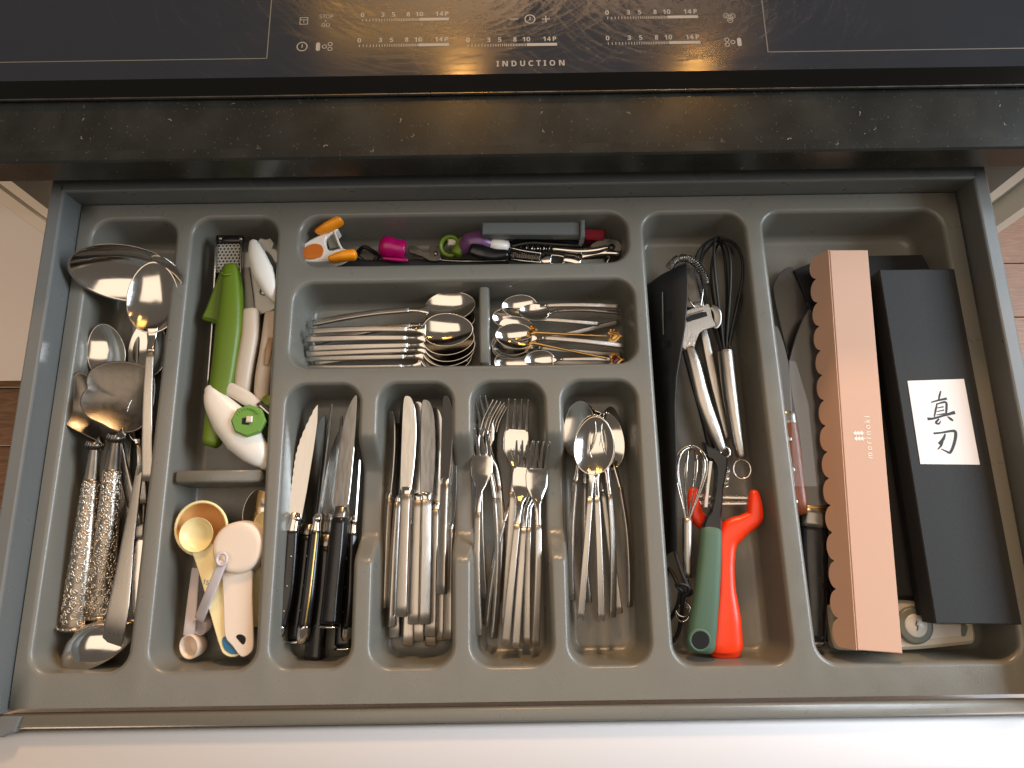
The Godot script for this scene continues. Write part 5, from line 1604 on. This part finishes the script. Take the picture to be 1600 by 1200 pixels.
	plate(st, loop([Vector2(0.1462, 0.1454), Vector2(0.1486, 0.1319), Vector2(0.1508, 0.1172), Vector2(0.1534, 0.1123), Vector2(0.1679, 0.1086), Vector2(0.1722, 0.1061), Vector2(0.1746, 0.1087), Vector2(0.1763, 0.1206), Vector2(0.1779, 0.1281), Vector2(0.1680, 0.1314), Vector2(0.1624, 0.1360), Vector2(0.1583, 0.1456), Vector2(0.1569, 0.1498), Vector2(0.1513, 0.1509), Vector2(0.1474, 0.1489)], 3), -0.0094, -0.0080, 0.0004)
	var hd := part("head", st, M["satin steel"], t)
	st = begin()
	sweep(st, [[Vector3(0.1522, -0.0076, 0.1219), 0.0022, 0.0004], [Vector3(0.1614, -0.0076, 0.1189), 0.0024, 0.0004], [Vector3(0.1709, -0.0076, 0.1163), 0.0022, 0.0004]], 14, 3.0, 3, 0.8)
	part("slot", st, M["dark hole"], hd)
	st = begin()
	sweep(st, [[Vector3(0.1516, -0.0070, 0.1182), 0.0010, 0.0007], [Vector3(0.1684, -0.0070, 0.1137), 0.0010, 0.0007]], 10, 2.4, 6, 0.5)
	part("cutting_lip", st, M["silver"], hd)
	st = begin()
	sweep(st, [[Vector3(0.1768, -0.0090, 0.1087), 0.0028, 0.0009], [Vector3(0.1812, -0.0090, 0.1144), 0.0040, 0.0009], [Vector3(0.1810, -0.0100, 0.1239), 0.0036, 0.0009], [Vector3(0.1776, -0.0100, 0.1289), 0.0024, 0.0009]], 12, 3.0, 4, 0.8)
	part("side_ear", st, M["dull steel"], hd)
	st = begin()
	sweep(st, [[Vector3(0.1532, -0.0090, 0.1481), 0.0038, 0.0020], [Vector3(0.1565, -0.0090, 0.1626), 0.0054, 0.0036], [Vector3(0.1621, -0.0100, 0.1964), 0.0062, 0.0042], [Vector3(0.1707, -0.0140, 0.2234), 0.0058, 0.0040], [Vector3(0.1768, -0.0180, 0.2405), 0.0042, 0.0032]], 18, 2.6, 5, 0.6)
	part("handle", st, M["satin steel"], t)
	st = begin()
	ring_tube(st, Vector3(0.1798, -0.0180, 0.2431), 0.0042, 0.0048, 0.0010)
	part("hanging_ring", st, M["mirror steel"], t)
	st = begin()
	sweep(st, [[Vector3(0.1511, -0.0120, 0.1505), 0.0040, 0.0026], [Vector3(0.1572, -0.0160, 0.1759), 0.0046, 0.0030], [Vector3(0.1655, -0.0220, 0.2106), 0.0044, 0.0030], [Vector3(0.1702, -0.0260, 0.2372), 0.0040, 0.0028]], 14, 2.6, 5, 0.6)
	part("rubber_back", st, M["black rubber"], t)
	# small steel whisk
	t = thing("whisk", "small all-steel whisk with a slim tube handle beside the green peeler", "whisk", Vector3(0.1480, -0.0480, 0.3148), "whisks")
	whisk_loops(t, Vector3(0.1416, -0.0160, 0.3020), Vector3(0.1499, -0.0130, 0.2373), 0.0138, 0.0006, 5, M["mirror steel"])
	st = begin()
	sweep(st, [[Vector3(0.1415, -0.0160, 0.3010), 0.0042, 0.0042], [Vector3(0.1401, -0.0180, 0.3263), 0.0042, 0.0042], [Vector3(0.1396, -0.0220, 0.3499), 0.0040, 0.0040]], 18, 2.0, 4, 0.1)
	part("handle", st, M["satin steel"], t)
	st = begin()
	tube(st, [Vector3(0.1396, -0.0220, 0.3499), Vector3(0.1390, -0.0260, 0.3601), Vector3(0.1379, -0.0290, 0.3702)], 0.0014, 8, 4)
	ring_tube(st, Vector3(0.1349, -0.0310, 0.3800), 0.0058, 0.0070, 0.0009, 0.2)
	ring_tube(st, Vector3(0.1356, -0.0300, 0.3769), 0.0064, 0.0060, 0.0008, -0.2)
	part("hanging_ring", st, M["mirror steel"], t)
	# vermilion peeler, blade across a wide fork
	t = thing("peeler", "orange-red peeler with a wide forked head and a steel blade across it", "peeler", Vector3(0.1807, -0.0480, 0.3508), "hand peelers")
	st = begin()
	sweep(st, [[Vector3(0.2018, -0.0180, 0.2810), 0.0044, 0.0050], [Vector3(0.2016, -0.0180, 0.2900), 0.0062, 0.0058], [Vector3(0.2002, -0.0190, 0.3004), 0.0076, 0.0062], [Vector3(0.1917, -0.0200, 0.3060), 0.0085, 0.0064], [Vector3(0.1821, -0.0210, 0.3113), 0.0110, 0.0066], [Vector3(0.1748, -0.0220, 0.3215), 0.0096, 0.0068], [Vector3(0.1724, -0.0230, 0.3403), 0.0080, 0.0070], [Vector3(0.1709, -0.0240, 0.3605), 0.0090, 0.0076], [Vector3(0.1698, -0.0250, 0.3837), 0.0130, 0.0080], [Vector3(0.1682, -0.0270, 0.4051), 0.0150, 0.0082], [Vector3(0.1680, -0.0280, 0.4101), 0.0135, 0.0076]], 24, 2.5, 6, 1.0)
	part("handle", st, M["vermilion plastic"], t)
	st = begin()
	sweep(st, [[Vector3(0.1507, -0.0260, 0.2763), 0.0044, 0.0050], [Vector3(0.1502, -0.0260, 0.2877), 0.0060, 0.0056], [Vector3(0.1525, -0.0270, 0.2983), 0.0066, 0.0058], [Vector3(0.1611, -0.0280, 0.3054), 0.0070, 0.0058], [Vector3(0.1729, -0.0270, 0.3109), 0.0080, 0.0060]], 20, 2.5, 5, 0.8)
	part("fork_arm", st, M["vermilion plastic"], t)
	for e in [[Vector3(0.1533, -0.0250, 0.2807), Vector3(0.1739, -0.0220, 0.2824), Vector3(0.1988, -0.0190, 0.2837)], [Vector3(0.1531, -0.0260, 0.2870), Vector3(0.1737, -0.0230, 0.2879), Vector3(0.1987, -0.0200, 0.2882)]]:
		st = begin()
		sweep(st, [[e[0], 0.0016, 0.0007], [e[1], 0.0017, 0.0007], [e[2], 0.0016, 0.0007]], 10, 3.0, 4, 0.3)
		part("blade", st, M["blade steel"], t)
	# sage green peeler
	t = thing("peeler", "straight peeler with a sage green handle, hanging hole and black head", "peeler", Vector3(0.1626, -0.0480, 0.3505), "hand peelers")
	st = begin(false)
	plate(st, loop([Vector2(0.1594, 0.2343), Vector2(0.1637, 0.2383), Vector2(0.1702, 0.2420), Vector2(0.1759, 0.2457), Vector2(0.1795, 0.2490), Vector2(0.1779, 0.2597), Vector2(0.1737, 0.2755), Vector2(0.1729, 0.2807), Vector2(0.1698, 0.2997), Vector2(0.1670, 0.3167), Vector2(0.1535, 0.3165), Vector2(0.1531, 0.3080), Vector2(0.1569, 0.2995), Vector2(0.1609, 0.2944), Vector2(0.1648, 0.2806), Vector2(0.1682, 0.2613), Vector2(0.1661, 0.2520), Vector2(0.1610, 0.2491), Vector2(0.1602, 0.2415)], 3), -0.0190, -0.0095, 0.0016)
	part("head", st, M["black plastic"], t)
	st = begin(false)
	plate(st, flat([Vector2(0.1624, 0.2514), Vector2(0.1661, 0.2518), Vector2(0.1616, 0.2736), Vector2(0.1583, 0.2924), Vector2(0.1545, 0.2923), Vector2(0.1586, 0.2719)]), -0.0125, -0.0090, 0.0006)
	part("blade", st, M["blade steel"], t)
	st = begin()
	sweep(st, [[Vector3(0.1604, -0.0140, 0.3127), 0.0088, 0.0062], [Vector3(0.1568, -0.0130, 0.3367), 0.0096, 0.0068], [Vector3(0.1522, -0.0130, 0.3632), 0.0105, 0.0070], [Vector3(0.1475, -0.0150, 0.3893), 0.0116, 0.0070], [Vector3(0.1451, -0.0170, 0.4048), 0.0116, 0.0066]], 26, 3.2, 6, 1.0)
	hd = part("handle", st, M["sage rubber"], t)
	st = begin()
	var hc := Vector3(0.1430, -0.0092, 0.4002)
	lathe(st, [[0.0060, -0.001], [0.0076, 0.0006], [0.0090, 0.0005], [0.0098, -0.0016]], 32, Transform3D(Basis(Vector3.RIGHT, 0.13), hc), false)
	part("hole_rim", st, M["sage rubber"], hd)
	st = begin()
	lathe(st, [[0.0002, 0.0], [0.0073, 0.0]], 28, Transform3D(Basis(Vector3.RIGHT, 0.13), hc + Vector3(0, 0.0004, 0)), false)
	part("hanging_hole", st, M["dark hole"], hd)
	# ball chain and cord
	t = thing("ball_chain", "short chain of little steel links beside the green peeler's head", "chain", Vector3(0.1876, -0.0480, 0.2613))
	for k in 5:
		st = begin()
		ring_tube(st, Vector3(0.1815, -0.0240, 0.2582).lerp(Vector3(0.1798, -0.0260, 0.2710), k / 4.0), 0.0024, 0.0026, 0.0006, 0.3 if k % 2 else -0.3)
		part("link", st, M["mirror steel"], t)
	t = thing("cord", "knotted black cord loop hanging at the lower left of the peelers", "cord", Vector3(0.1360, -0.0480, 0.3675))
	st = begin()
	tube(st, [Vector3(0.1300, -0.0220, 0.3277), Vector3(0.1315, -0.0180, 0.3380), Vector3(0.1341, -0.0140, 0.3498), Vector3(0.1375, -0.0130, 0.3584), Vector3(0.1400, -0.0160, 0.3623), Vector3(0.1373, -0.0200, 0.3649), Vector3(0.1312, -0.0160, 0.3600), Vector3(0.1281, -0.0160, 0.3563), Vector3(0.1315, -0.0120, 0.3555), Vector3(0.1372, -0.0130, 0.3577), Vector3(0.1377, -0.0150, 0.3622), Vector3(0.1337, -0.0200, 0.3665), Vector3(0.1342, -0.0320, 0.3803), Vector3(0.1322, -0.0400, 0.3959), Vector3(0.1270, -0.0430, 0.4040), Vector3(0.1233, -0.0430, 0.4010), Vector3(0.1231, -0.0420, 0.3942)], 0.0017, 8, 5)
	tube(st, [Vector3(0.1319, -0.0170, 0.3594), Vector3(0.1305, -0.0260, 0.3716), Vector3(0.1271, -0.0360, 0.3821), Vector3(0.1234, -0.0420, 0.3867), Vector3(0.1233, -0.0400, 0.3772), Vector3(0.1234, -0.0360, 0.3533), Vector3(0.1258, -0.0340, 0.3430), Vector3(0.1286, -0.0280, 0.3481), Vector3(0.1306, -0.0200, 0.3573)], 0.0017, 8, 5)
	part("loops", st, M["black rubber"], t)

# ---------------------------------------------------------------- boxes and knives at the right
func boxes() -> void:
	var t: Node3D
	var st: SurfaceTool
	# things underneath first
	t = thing("slotted_turner", "dark steel turner blade at the rear left, behind the cook's knife", "turner", Vector3(0.2641, -0.0480, 0.0994))
	st = begin(false)
	plate(st, loop([Vector2(0.2470, 0.0815), Vector2(0.2499, 0.0720), Vector2(0.2558, 0.0636), Vector2(0.2633, 0.0579), Vector2(0.2700, 0.0602), Vector2(0.2740, 0.0777), Vector2(0.2789, 0.0987), Vector2(0.2725, 0.1173), Vector2(0.2636, 0.1355), Vector2(0.2558, 0.1485), Vector2(0.2527, 0.1373), Vector2(0.2494, 0.1107)], 3), -0.0408, -0.0392, 0.0005)
	part("blade", st, M["knife grey"], t)
	st = begin()
	sweep(st, [[Vector3(0.2563, -0.0400, 0.1472), 0.0030, 0.0020], [Vector3(0.2568, -0.0420, 0.1981), 0.0040, 0.0030], [Vector3(0.2551, -0.0420, 0.2951), 0.0044, 0.0034]], 14, 2.6, 4, 0.5)
	part("handle", st, M["black plastic"], t)
	t = thing("knife_sleeve", "matt black knife sleeve in the shade beside the pink box", "knife sleeve", Vector3(0.2869, -0.0480, 0.0742))
	st = begin(false)
	plate(st, flat([Vector2(0.2681, 0.0623), Vector2(0.2839, 0.0557), Vector2(0.2972, 0.0474), Vector2(0.2917, 0.1409), Vector2(0.2821, 0.1408), Vector2(0.2811, 0.1082), Vector2(0.2742, 0.0831)]), -0.0385, -0.036, 0.0006)
	part("sleeve", st, M["black matte"], t)
	t = thing("wooden_knife", "knife with a riveted red-brown wooden handle against the left wall", "kitchen knife", Vector3(0.2491, -0.0480, 0.2613), "knives beside the boxes")
	st = begin(false)
	plate(st, loop([Vector2(0.2337, 0.1296), Vector2(0.2375, 0.1283), Vector2(0.2412, 0.1431), Vector2(0.2435, 0.1625), Vector2(0.2432, 0.1854), Vector2(0.2415, 0.2106), Vector2(0.2332, 0.2105), Vector2(0.2333, 0.1757), Vector2(0.2326, 0.1507)], 3), -0.0150, -0.0135, 0.0004)
	part("blade", st, M["knife grey"], t)
	st = begin()
	sweep(st, [[Vector3(0.2370, -0.0120, 0.2093), 0.0062, 0.0050], [Vector3(0.2368, -0.0120, 0.2204), 0.0062, 0.0060]], 16, 3.4, 3, 0.2)
	part("ferrule", st, M["dull steel"], t)
	st = begin()
	sweep(st, [[Vector3(0.2369, -0.0120, 0.2200), 0.0062, 0.0062], [Vector3(0.2371, -0.0120, 0.2406), 0.0068, 0.0066], [Vector3(0.2369, -0.0120, 0.2656), 0.0072, 0.0068], [Vector3(0.2368, -0.0120, 0.2884), 0.0076, 0.0070], [Vector3(0.2375, -0.0140, 0.2949), 0.0070, 0.0064]], 20, 3.0, 5, 0.7)
	var wh := part("handle", st, M["red wood"], t)
	for p in [Vector3(0.2336, -0.0055, 0.2344), Vector3(0.2333, -0.0054, 0.2611), Vector3(0.2326, -0.0052, 0.2886)]:
		st = begin()
		ball(st, p, 0.0022, 14, 0.35)
		part("rivet", st, M["silver"], wh)
	t = thing("cook_knife", "cook's knife with a broad dull blade, steel ferrule and black handle", "kitchen knife", Vector3(0.2593, -0.0480, 0.3343), "knives beside the boxes")
	st = begin(false)
	plate(st, loop([Vector2(0.2723, 0.1079), Vector2(0.2757, 0.1134), Vector2(0.2782, 0.1225), Vector2(0.2765, 0.1562), Vector2(0.2745, 0.1948), Vector2(0.2731, 0.2305), Vector2(0.2700, 0.2646), Vector2(0.2666, 0.2924), Vector2(0.2466, 0.2925), Vector2(0.2488, 0.2607), Vector2(0.2492, 0.2245), Vector2(0.2467, 0.1906), Vector2(0.2473, 0.1616), Vector2(0.2530, 0.1441), Vector2(0.2626, 0.1223)], 3), -0.0248, -0.0228, 0.0006)
	part("blade", st, M["knife grey"], t)
	st = begin()
	sweep(st, [[Vector3(0.2462, -0.0220, 0.2923), 0.0018, 0.0014], [Vector3(0.2657, -0.0220, 0.2929), 0.0018, 0.0014]], 10, 3.0, 2, 0.4)
	part("brass_line", st, M["brass"], t)
	st = begin()
	sweep(st, [[Vector3(0.2563, -0.0260, 0.2939), 0.0116, 0.0075], [Vector3(0.2539, -0.0260, 0.3097), 0.0118, 0.0080]], 22, 3.0, 3, 0.1)
	part("ferrule", st, M["dull steel"], t)
	st = begin()
	sweep(st, [[Vector3(0.2543, -0.0270, 0.3096), 0.0120, 0.0084], [Vector3(0.2505, -0.0270, 0.3380), 0.0118, 0.0092], [Vector3(0.2481, -0.0280, 0.3684), 0.0104, 0.0090], [Vector3(0.2452, -0.0300, 0.4032), 0.0082, 0.0078]], 24, 2.8, 5, 0.2)
	part("handle", st, M["black plastic"], t)
	st = begin()
	sweep(st, [[Vector3(0.2452, -0.0300, 0.4029), 0.0084, 0.0080], [Vector3(0.2454, -0.0310, 0.4059), 0.0078, 0.0074]], 20, 2.8, 2, 0.3)
	part("end_cap", st, M["dull steel"], t)
	t = thing("blade_guard", "clear plastic blade guard lying over the wooden-handled knife", "blade guard", Vector3(0.2578, -0.0480, 0.2426))
	st = begin(false)
	plate(st, flat([Vector2(0.2398, 0.1628), Vector2(0.2458, 0.1647), Vector2(0.2526, 0.2031), Vector2(0.2516, 0.2760), Vector2(0.2317, 0.2757), Vector2(0.2364, 0.2138)]), -0.0036, -0.0030, 0.0)
	part("guard", st, M["clear sheath"], t)
	# beige thing and the kitchen scale
	t = thing("cream_scoop", "cream plastic scoop edge with dark oval notches beside the pink box", "scoop", Vector3(0.2779, -0.0480, 0.3239))
	st = begin(false)
	plate(st, loop([Vector2(0.2714, 0.2944), Vector2(0.2773, 0.2945), Vector2(0.2862, 0.3032), Vector2(0.2817, 0.3521), Vector2(0.2733, 0.3558), Vector2(0.2674, 0.3528), Vector2(0.2651, 0.3484)], 3), -0.046, -0.036, 0.0010)
	part("body", st, M["ivory plastic"], t)
	for e in [[Vector3(0.2746, -0.0356, 0.3137), Vector3(0.2710, -0.0356, 0.3251), Vector3(0.2751, -0.0356, 0.3327)]]:
		st = begin()
		sweep(st, [[e[0], 0.0012, 0.0006], [e[1], 0.0026, 0.0007], [e[2], 0.0014, 0.0006]], 12, 2.4, 5, 0.6)
		part("notch", st, M["scale grey"], t)
	t = thing("kitchen_timer", "beige kitchen timer with a round grey dial under the boxes", "timer", Vector3(0.3294, -0.0480, 0.3959))
	st = begin(false)
	plate(st, loop([Vector2(0.2602, 0.3790), Vector2(0.2625, 0.3751), Vector2(0.2710, 0.3735), Vector2(0.2958, 0.3712), Vector2(0.3306, 0.3723), Vector2(0.3596, 0.3764), Vector2(0.3793, 0.3837), Vector2(0.3835, 0.3937), Vector2(0.3832, 0.4035), Vector2(0.3807, 0.4077), Vector2(0.3733, 0.4089), Vector2(0.3315, 0.4122), Vector2(0.2901, 0.4126), Vector2(0.2679, 0.4117), Vector2(0.2624, 0.4090), Vector2(0.2606, 0.3985)], 3), -0.047, -0.030, 0.0028)
	part("case", st, M["beige scale"], t)
	st = begin(false)
	plate(st, loop([Vector2(0.3445, 0.3914), Vector2(0.3685, 0.3928), Vector2(0.3772, 0.3945), Vector2(0.3766, 0.4001), Vector2(0.3669, 0.4022), Vector2(0.3408, 0.4042), Vector2(0.3151, 0.4033), Vector2(0.3178, 0.3902)], 3), -0.0302, -0.0292, 0.0004)
	part("window", st, M["scale face"], t)
	st = begin()
	var c := Vector3(0.3310, -0.0290, 0.3926)
	lathe(st, [[0.0002, 0.0032], [0.0132, 0.0032], [0.0150, 0.0024], [0.0156, 0.0]], 36, Transform3D(Basis.IDENTITY, c), false)
	var dial := part("dial", st, M["scale grey"], t)
	st = begin()
	lathe(st, [[0.0002, 0.0012], [0.0086, 0.0012], [0.0094, 0.0004], [0.0096, 0.0]], 32, Transform3D(Basis.IDENTITY, c + Vector3(0, 0.0033, 0)), false)
	part("dial_face", st, M["scale face"], dial)
	st = begin()
	tube(st, [c + Vector3(0.0006, 0.0048, -0.0036), c + Vector3(-0.0008, 0.0048, -0.0008), c + Vector3(0.0010, 0.0048, 0.0004), c + Vector3(-0.0004, 0.0048, 0.0036)], 0.0004, 6, 3)
	part("pointer", st, M["ink"], dial)
	st = begin(false)
	plate(st, loop([Vector2(0.3717, 0.3927), Vector2(0.3758, 0.3931), Vector2(0.3759, 0.3967), Vector2(0.3733, 0.4016), Vector2(0.3702, 0.4015)], 2), -0.0294, -0.0284, 0.0002)
	part("button", st, M["scale grey"], t)
	t = thing("cable", "thin black cable lying between the knife handle and the kitchen timer", "cable", Vector3(0.2683, -0.0480, 0.3866))
	st = begin()
	tube(st, [Vector3(0.2652, -0.0400, 0.3554), Vector3(0.2667, -0.0360, 0.3656), Vector3(0.2636, -0.0380, 0.3792), Vector3(0.2606, -0.0400, 0.3960), Vector3(0.2619, -0.0430, 0.4046)], 0.0022, 8, 5)
	part("cable", st, M["black rubber"], t)
	# boxes
	t = thing("black_box", "flat black box underneath, its rear edge showing between the pink box and labelled box", "box", Vector3(0.3800, -0.0480, 0.0542), "black card boxes")
	st = begin(false)
	plate(st, flat([Vector2(0.3350, 0.0526), Vector2(0.3897, 0.0522), Vector2(0.3951, 0.0674), Vector2(0.3729, 0.3692), Vector2(0.3072, 0.3683)]), -0.0465, -0.0265, 0.0008)
	part("box", st, M["black matte"], t)
	t = thing("black_box", "long matt black box with a white brush-lettered label", "box", Vector3(0.3962, -0.0480, 0.1792), "black card boxes")
	st = begin(false)
	plate(st, flat([Vector2(0.3270, 0.0818), Vector2(0.3956, 0.0821), Vector2(0.3988, 0.3904), Vector2(0.3296, 0.3886)]), -0.0130, 0.0080, 0.0007)
	var lid := part("lid", st, M["black card"], t)
	st = begin(false)
	plate(st, flat([Vector2(0.3285, 0.0838), Vector2(0.3934, 0.0841), Vector2(0.3974, 0.3857), Vector2(0.3325, 0.3840)]), -0.0255, -0.0129, 0.0004)
	part("tray", st, M["black matte"], t)
	st = begin(false)
	plate(st, flat([Vector2(0.3368, 0.1867), Vector2(0.3863, 0.1857), Vector2(0.3871, 0.2610), Vector2(0.3368, 0.2597)]), 0.0081, 0.0084, 0.0)
	var lb := part("label", st, M["label paper"], lid)
	for s in [
		[[Vector2(0.3643, 0.1962), 6], [Vector2(0.3626, 0.2001), 9], [Vector2(0.3608, 0.2052), 5]],
		[[Vector2(0.3542, 0.2063), 5], [Vector2(0.3611, 0.2045), 8], [Vector2(0.3685, 0.2031), 11]],
		[[Vector2(0.3594, 0.2070), 5], [Vector2(0.3573, 0.2127), 9], [Vector2(0.3550, 0.2191), 6]],
		[[Vector2(0.3583, 0.2082), 5], [Vector2(0.3633, 0.2067), 8], [Vector2(0.3672, 0.2067), 10], [Vector2(0.3665, 0.2128), 10], [Vector2(0.3650, 0.2182), 7]],
		[[Vector2(0.3587, 0.2114), 4], [Vector2(0.3645, 0.2103), 6]],
		[[Vector2(0.3579, 0.2145), 4], [Vector2(0.3644, 0.2133), 6]],
		[[Vector2(0.3570, 0.2175), 4], [Vector2(0.3646, 0.2164), 6]],
		[[Vector2(0.3488, 0.2208), 13], [Vector2(0.3541, 0.2205), 9], [Vector2(0.3632, 0.2181), 9], [Vector2(0.3735, 0.2154), 15]],
		[[Vector2(0.3589, 0.2209), 7], [Vector2(0.3556, 0.2241), 10], [Vector2(0.3579, 0.2252), 8], [Vector2(0.3600, 0.2227), 3]],
		[[Vector2(0.3663, 0.2189), 5], [Vector2(0.3690, 0.2214), 12], [Vector2(0.3708, 0.2229), 5]],
		[[Vector2(0.3520, 0.2336), 8], [Vector2(0.3591, 0.2330), 8], [Vector2(0.3676, 0.2317), 10], [Vector2(0.3710, 0.2325), 13], [Vector2(0.3701, 0.2377), 13], [Vector2(0.3672, 0.2447), 12], [Vector2(0.3635, 0.2502), 11], [Vector2(0.3603, 0.2491), 7], [Vector2(0.3565, 0.2470), 3]],
		[[Vector2(0.3620, 0.2341), 6], [Vector2(0.3596, 0.2386), 12], [Vector2(0.3551, 0.2428), 11], [Vector2(0.3591, 0.2393), 6], [Vector2(0.3570, 0.2439), 9], [Vector2(0.3532, 0.2476), 3]]]:
		st = begin(false)
		brush(st, s, 0.00845)
		part("brush_stroke", st, M["ink"], lb)
	# pink box, scalloped flap along its left side
	t = thing("pink_box", "long narrow pink card box with a scalloped flap down its left side", "box", Vector3(0.3153, -0.0480, 0.1779))
	var q := [Vector2(0.2861, 0.0599), Vector2(0.3215, 0.0603), Vector2(0.3015, 0.4114), Vector2(0.2658, 0.4082)]
	st = begin(false)
	plate(st, flat(q), -0.0190, 0.0040, 0.0006)
	part("box", st, M["pink card"], t)
	st = begin(false)
	var a: Vector2 = q[0]
	var b: Vector2 = q[3]
	var len_ := a.distance_to(b)
	var o := PackedVector2Array([Vector2(0, 0), Vector2(len_, 0)])
	var n := 15
	for k in range(n - 1, -1, -1):
		for j in 10:
			var f := PI * (j + 0.5) / 10
			o.append(Vector2(len_ * (k + 0.5) / n + cos(f) * len_ / n * 0.49, 0.0150 + sin(f) * 0.0078 + (0.0004 if k % 2 else 0.0)))
	var ex := Vector3(b.x - a.x, 0, b.y - a.y).normalized()
	var out_ := Vector3(-ex.z, 0, ex.x)
	if out_.x > 0: out_ = -out_
	plate(st, o, 0.0008, 0.0014, 0.0, Transform3D(Basis(ex, out_ * 0.90 + Vector3.UP * 0.43, Vector3.DOWN * 0.90 + out_ * 0.43), Vector3(a.x, 0.0038, a.y)))
	part("scalloped_flap", st, M["pink card"], t)
	letters("printed_name", "m o r i n o k i", Vector3(0.2980, 0.0042, 0.2352), 0.0046, M["foil print"], t, PI / 2 - 0.06)
	st = begin(false)
	var lc := Vector3(0.2901, 0.0043, 0.2340)
	for e in [-1.0, 1.0]:
		for k in 3:
			var tip := lc + Vector3(-0.0050 + 0.0026 * k, 0, e * 0.0024)
			tri(st, tip, tip + Vector3(0.0030, 0, 0.0022), tip + Vector3(0.0030, 0, -0.0022))
		tri(st, lc + Vector3(0.0030, 0, e * 0.0024 - 0.0004), lc + Vector3(0.0046, 0, e * 0.0024 - 0.0004), lc + Vector3(0.0046, 0, e * 0.0024 + 0.0004))
		tri(st, lc + Vector3(0.0030, 0, e * 0.0024 - 0.0004), lc + Vector3(0.0046, 0, e * 0.0024 + 0.0004), lc + Vector3(0.0030, 0, e * 0.0024 + 0.0004))
	part("printed_trees", st, M["foil print"], t)

# a flat brush stroke: [point, width in half-millimetres of the label's scale]
func brush(st: SurfaceTool, s: Array, y: float) -> void:
	var pts := []
	for k in s.size() - 1:
		for j in 5:
			var v := j / 5.0
			pts.append([catmull(s[maxi(k - 1, 0)][0], s[k][0], s[k + 1][0], s[mini(k + 2, s.size() - 1)][0], v), lerpf(s[k][1], s[k + 1][1], v)])
	pts.append([s[-1][0], float(s[-1][1])])
	for k in pts.size() - 1:
		var d: Vector2 = (pts[k + 1][0] - pts[k][0]).normalized()
		var n := Vector2(-d.y, d.x)
		var d2: Vector2 = (pts[mini(k + 2, pts.size() - 1)][0] - pts[k + 1][0]).normalized() if k + 2 < pts.size() else d
		var n2 := Vector2(-d2.y, d2.x)
		var w0: float = pts[k][1] * 0.000105
		var w1: float = pts[k + 1][1] * 0.000105
		var p0: Vector2 = pts[k][0]
		var p1: Vector2 = pts[k + 1][0]
		var yy := y + 0.000002 * k
		var v0 := Vector3(p0.x + n.x * w0, yy, p0.y + n.y * w0)
		var v1 := Vector3(p0.x - n.x * w0, yy, p0.y - n.y * w0)
		var v2 := Vector3(p1.x - n2.x * w1, yy, p1.y - n2.y * w1)
		var v3 := Vector3(p1.x + n2.x * w1, yy, p1.y + n2.y * w1)
		tri(st, v0, v1, v2)
		tri(st, v0, v2, v3)

func _ready() -> void:
	materials()
	stage()
	setting()
	cutlery()
	far_left_bay()
	openers()
	measuring_spoons()
	gadgets()
	peelers()
	boxes()
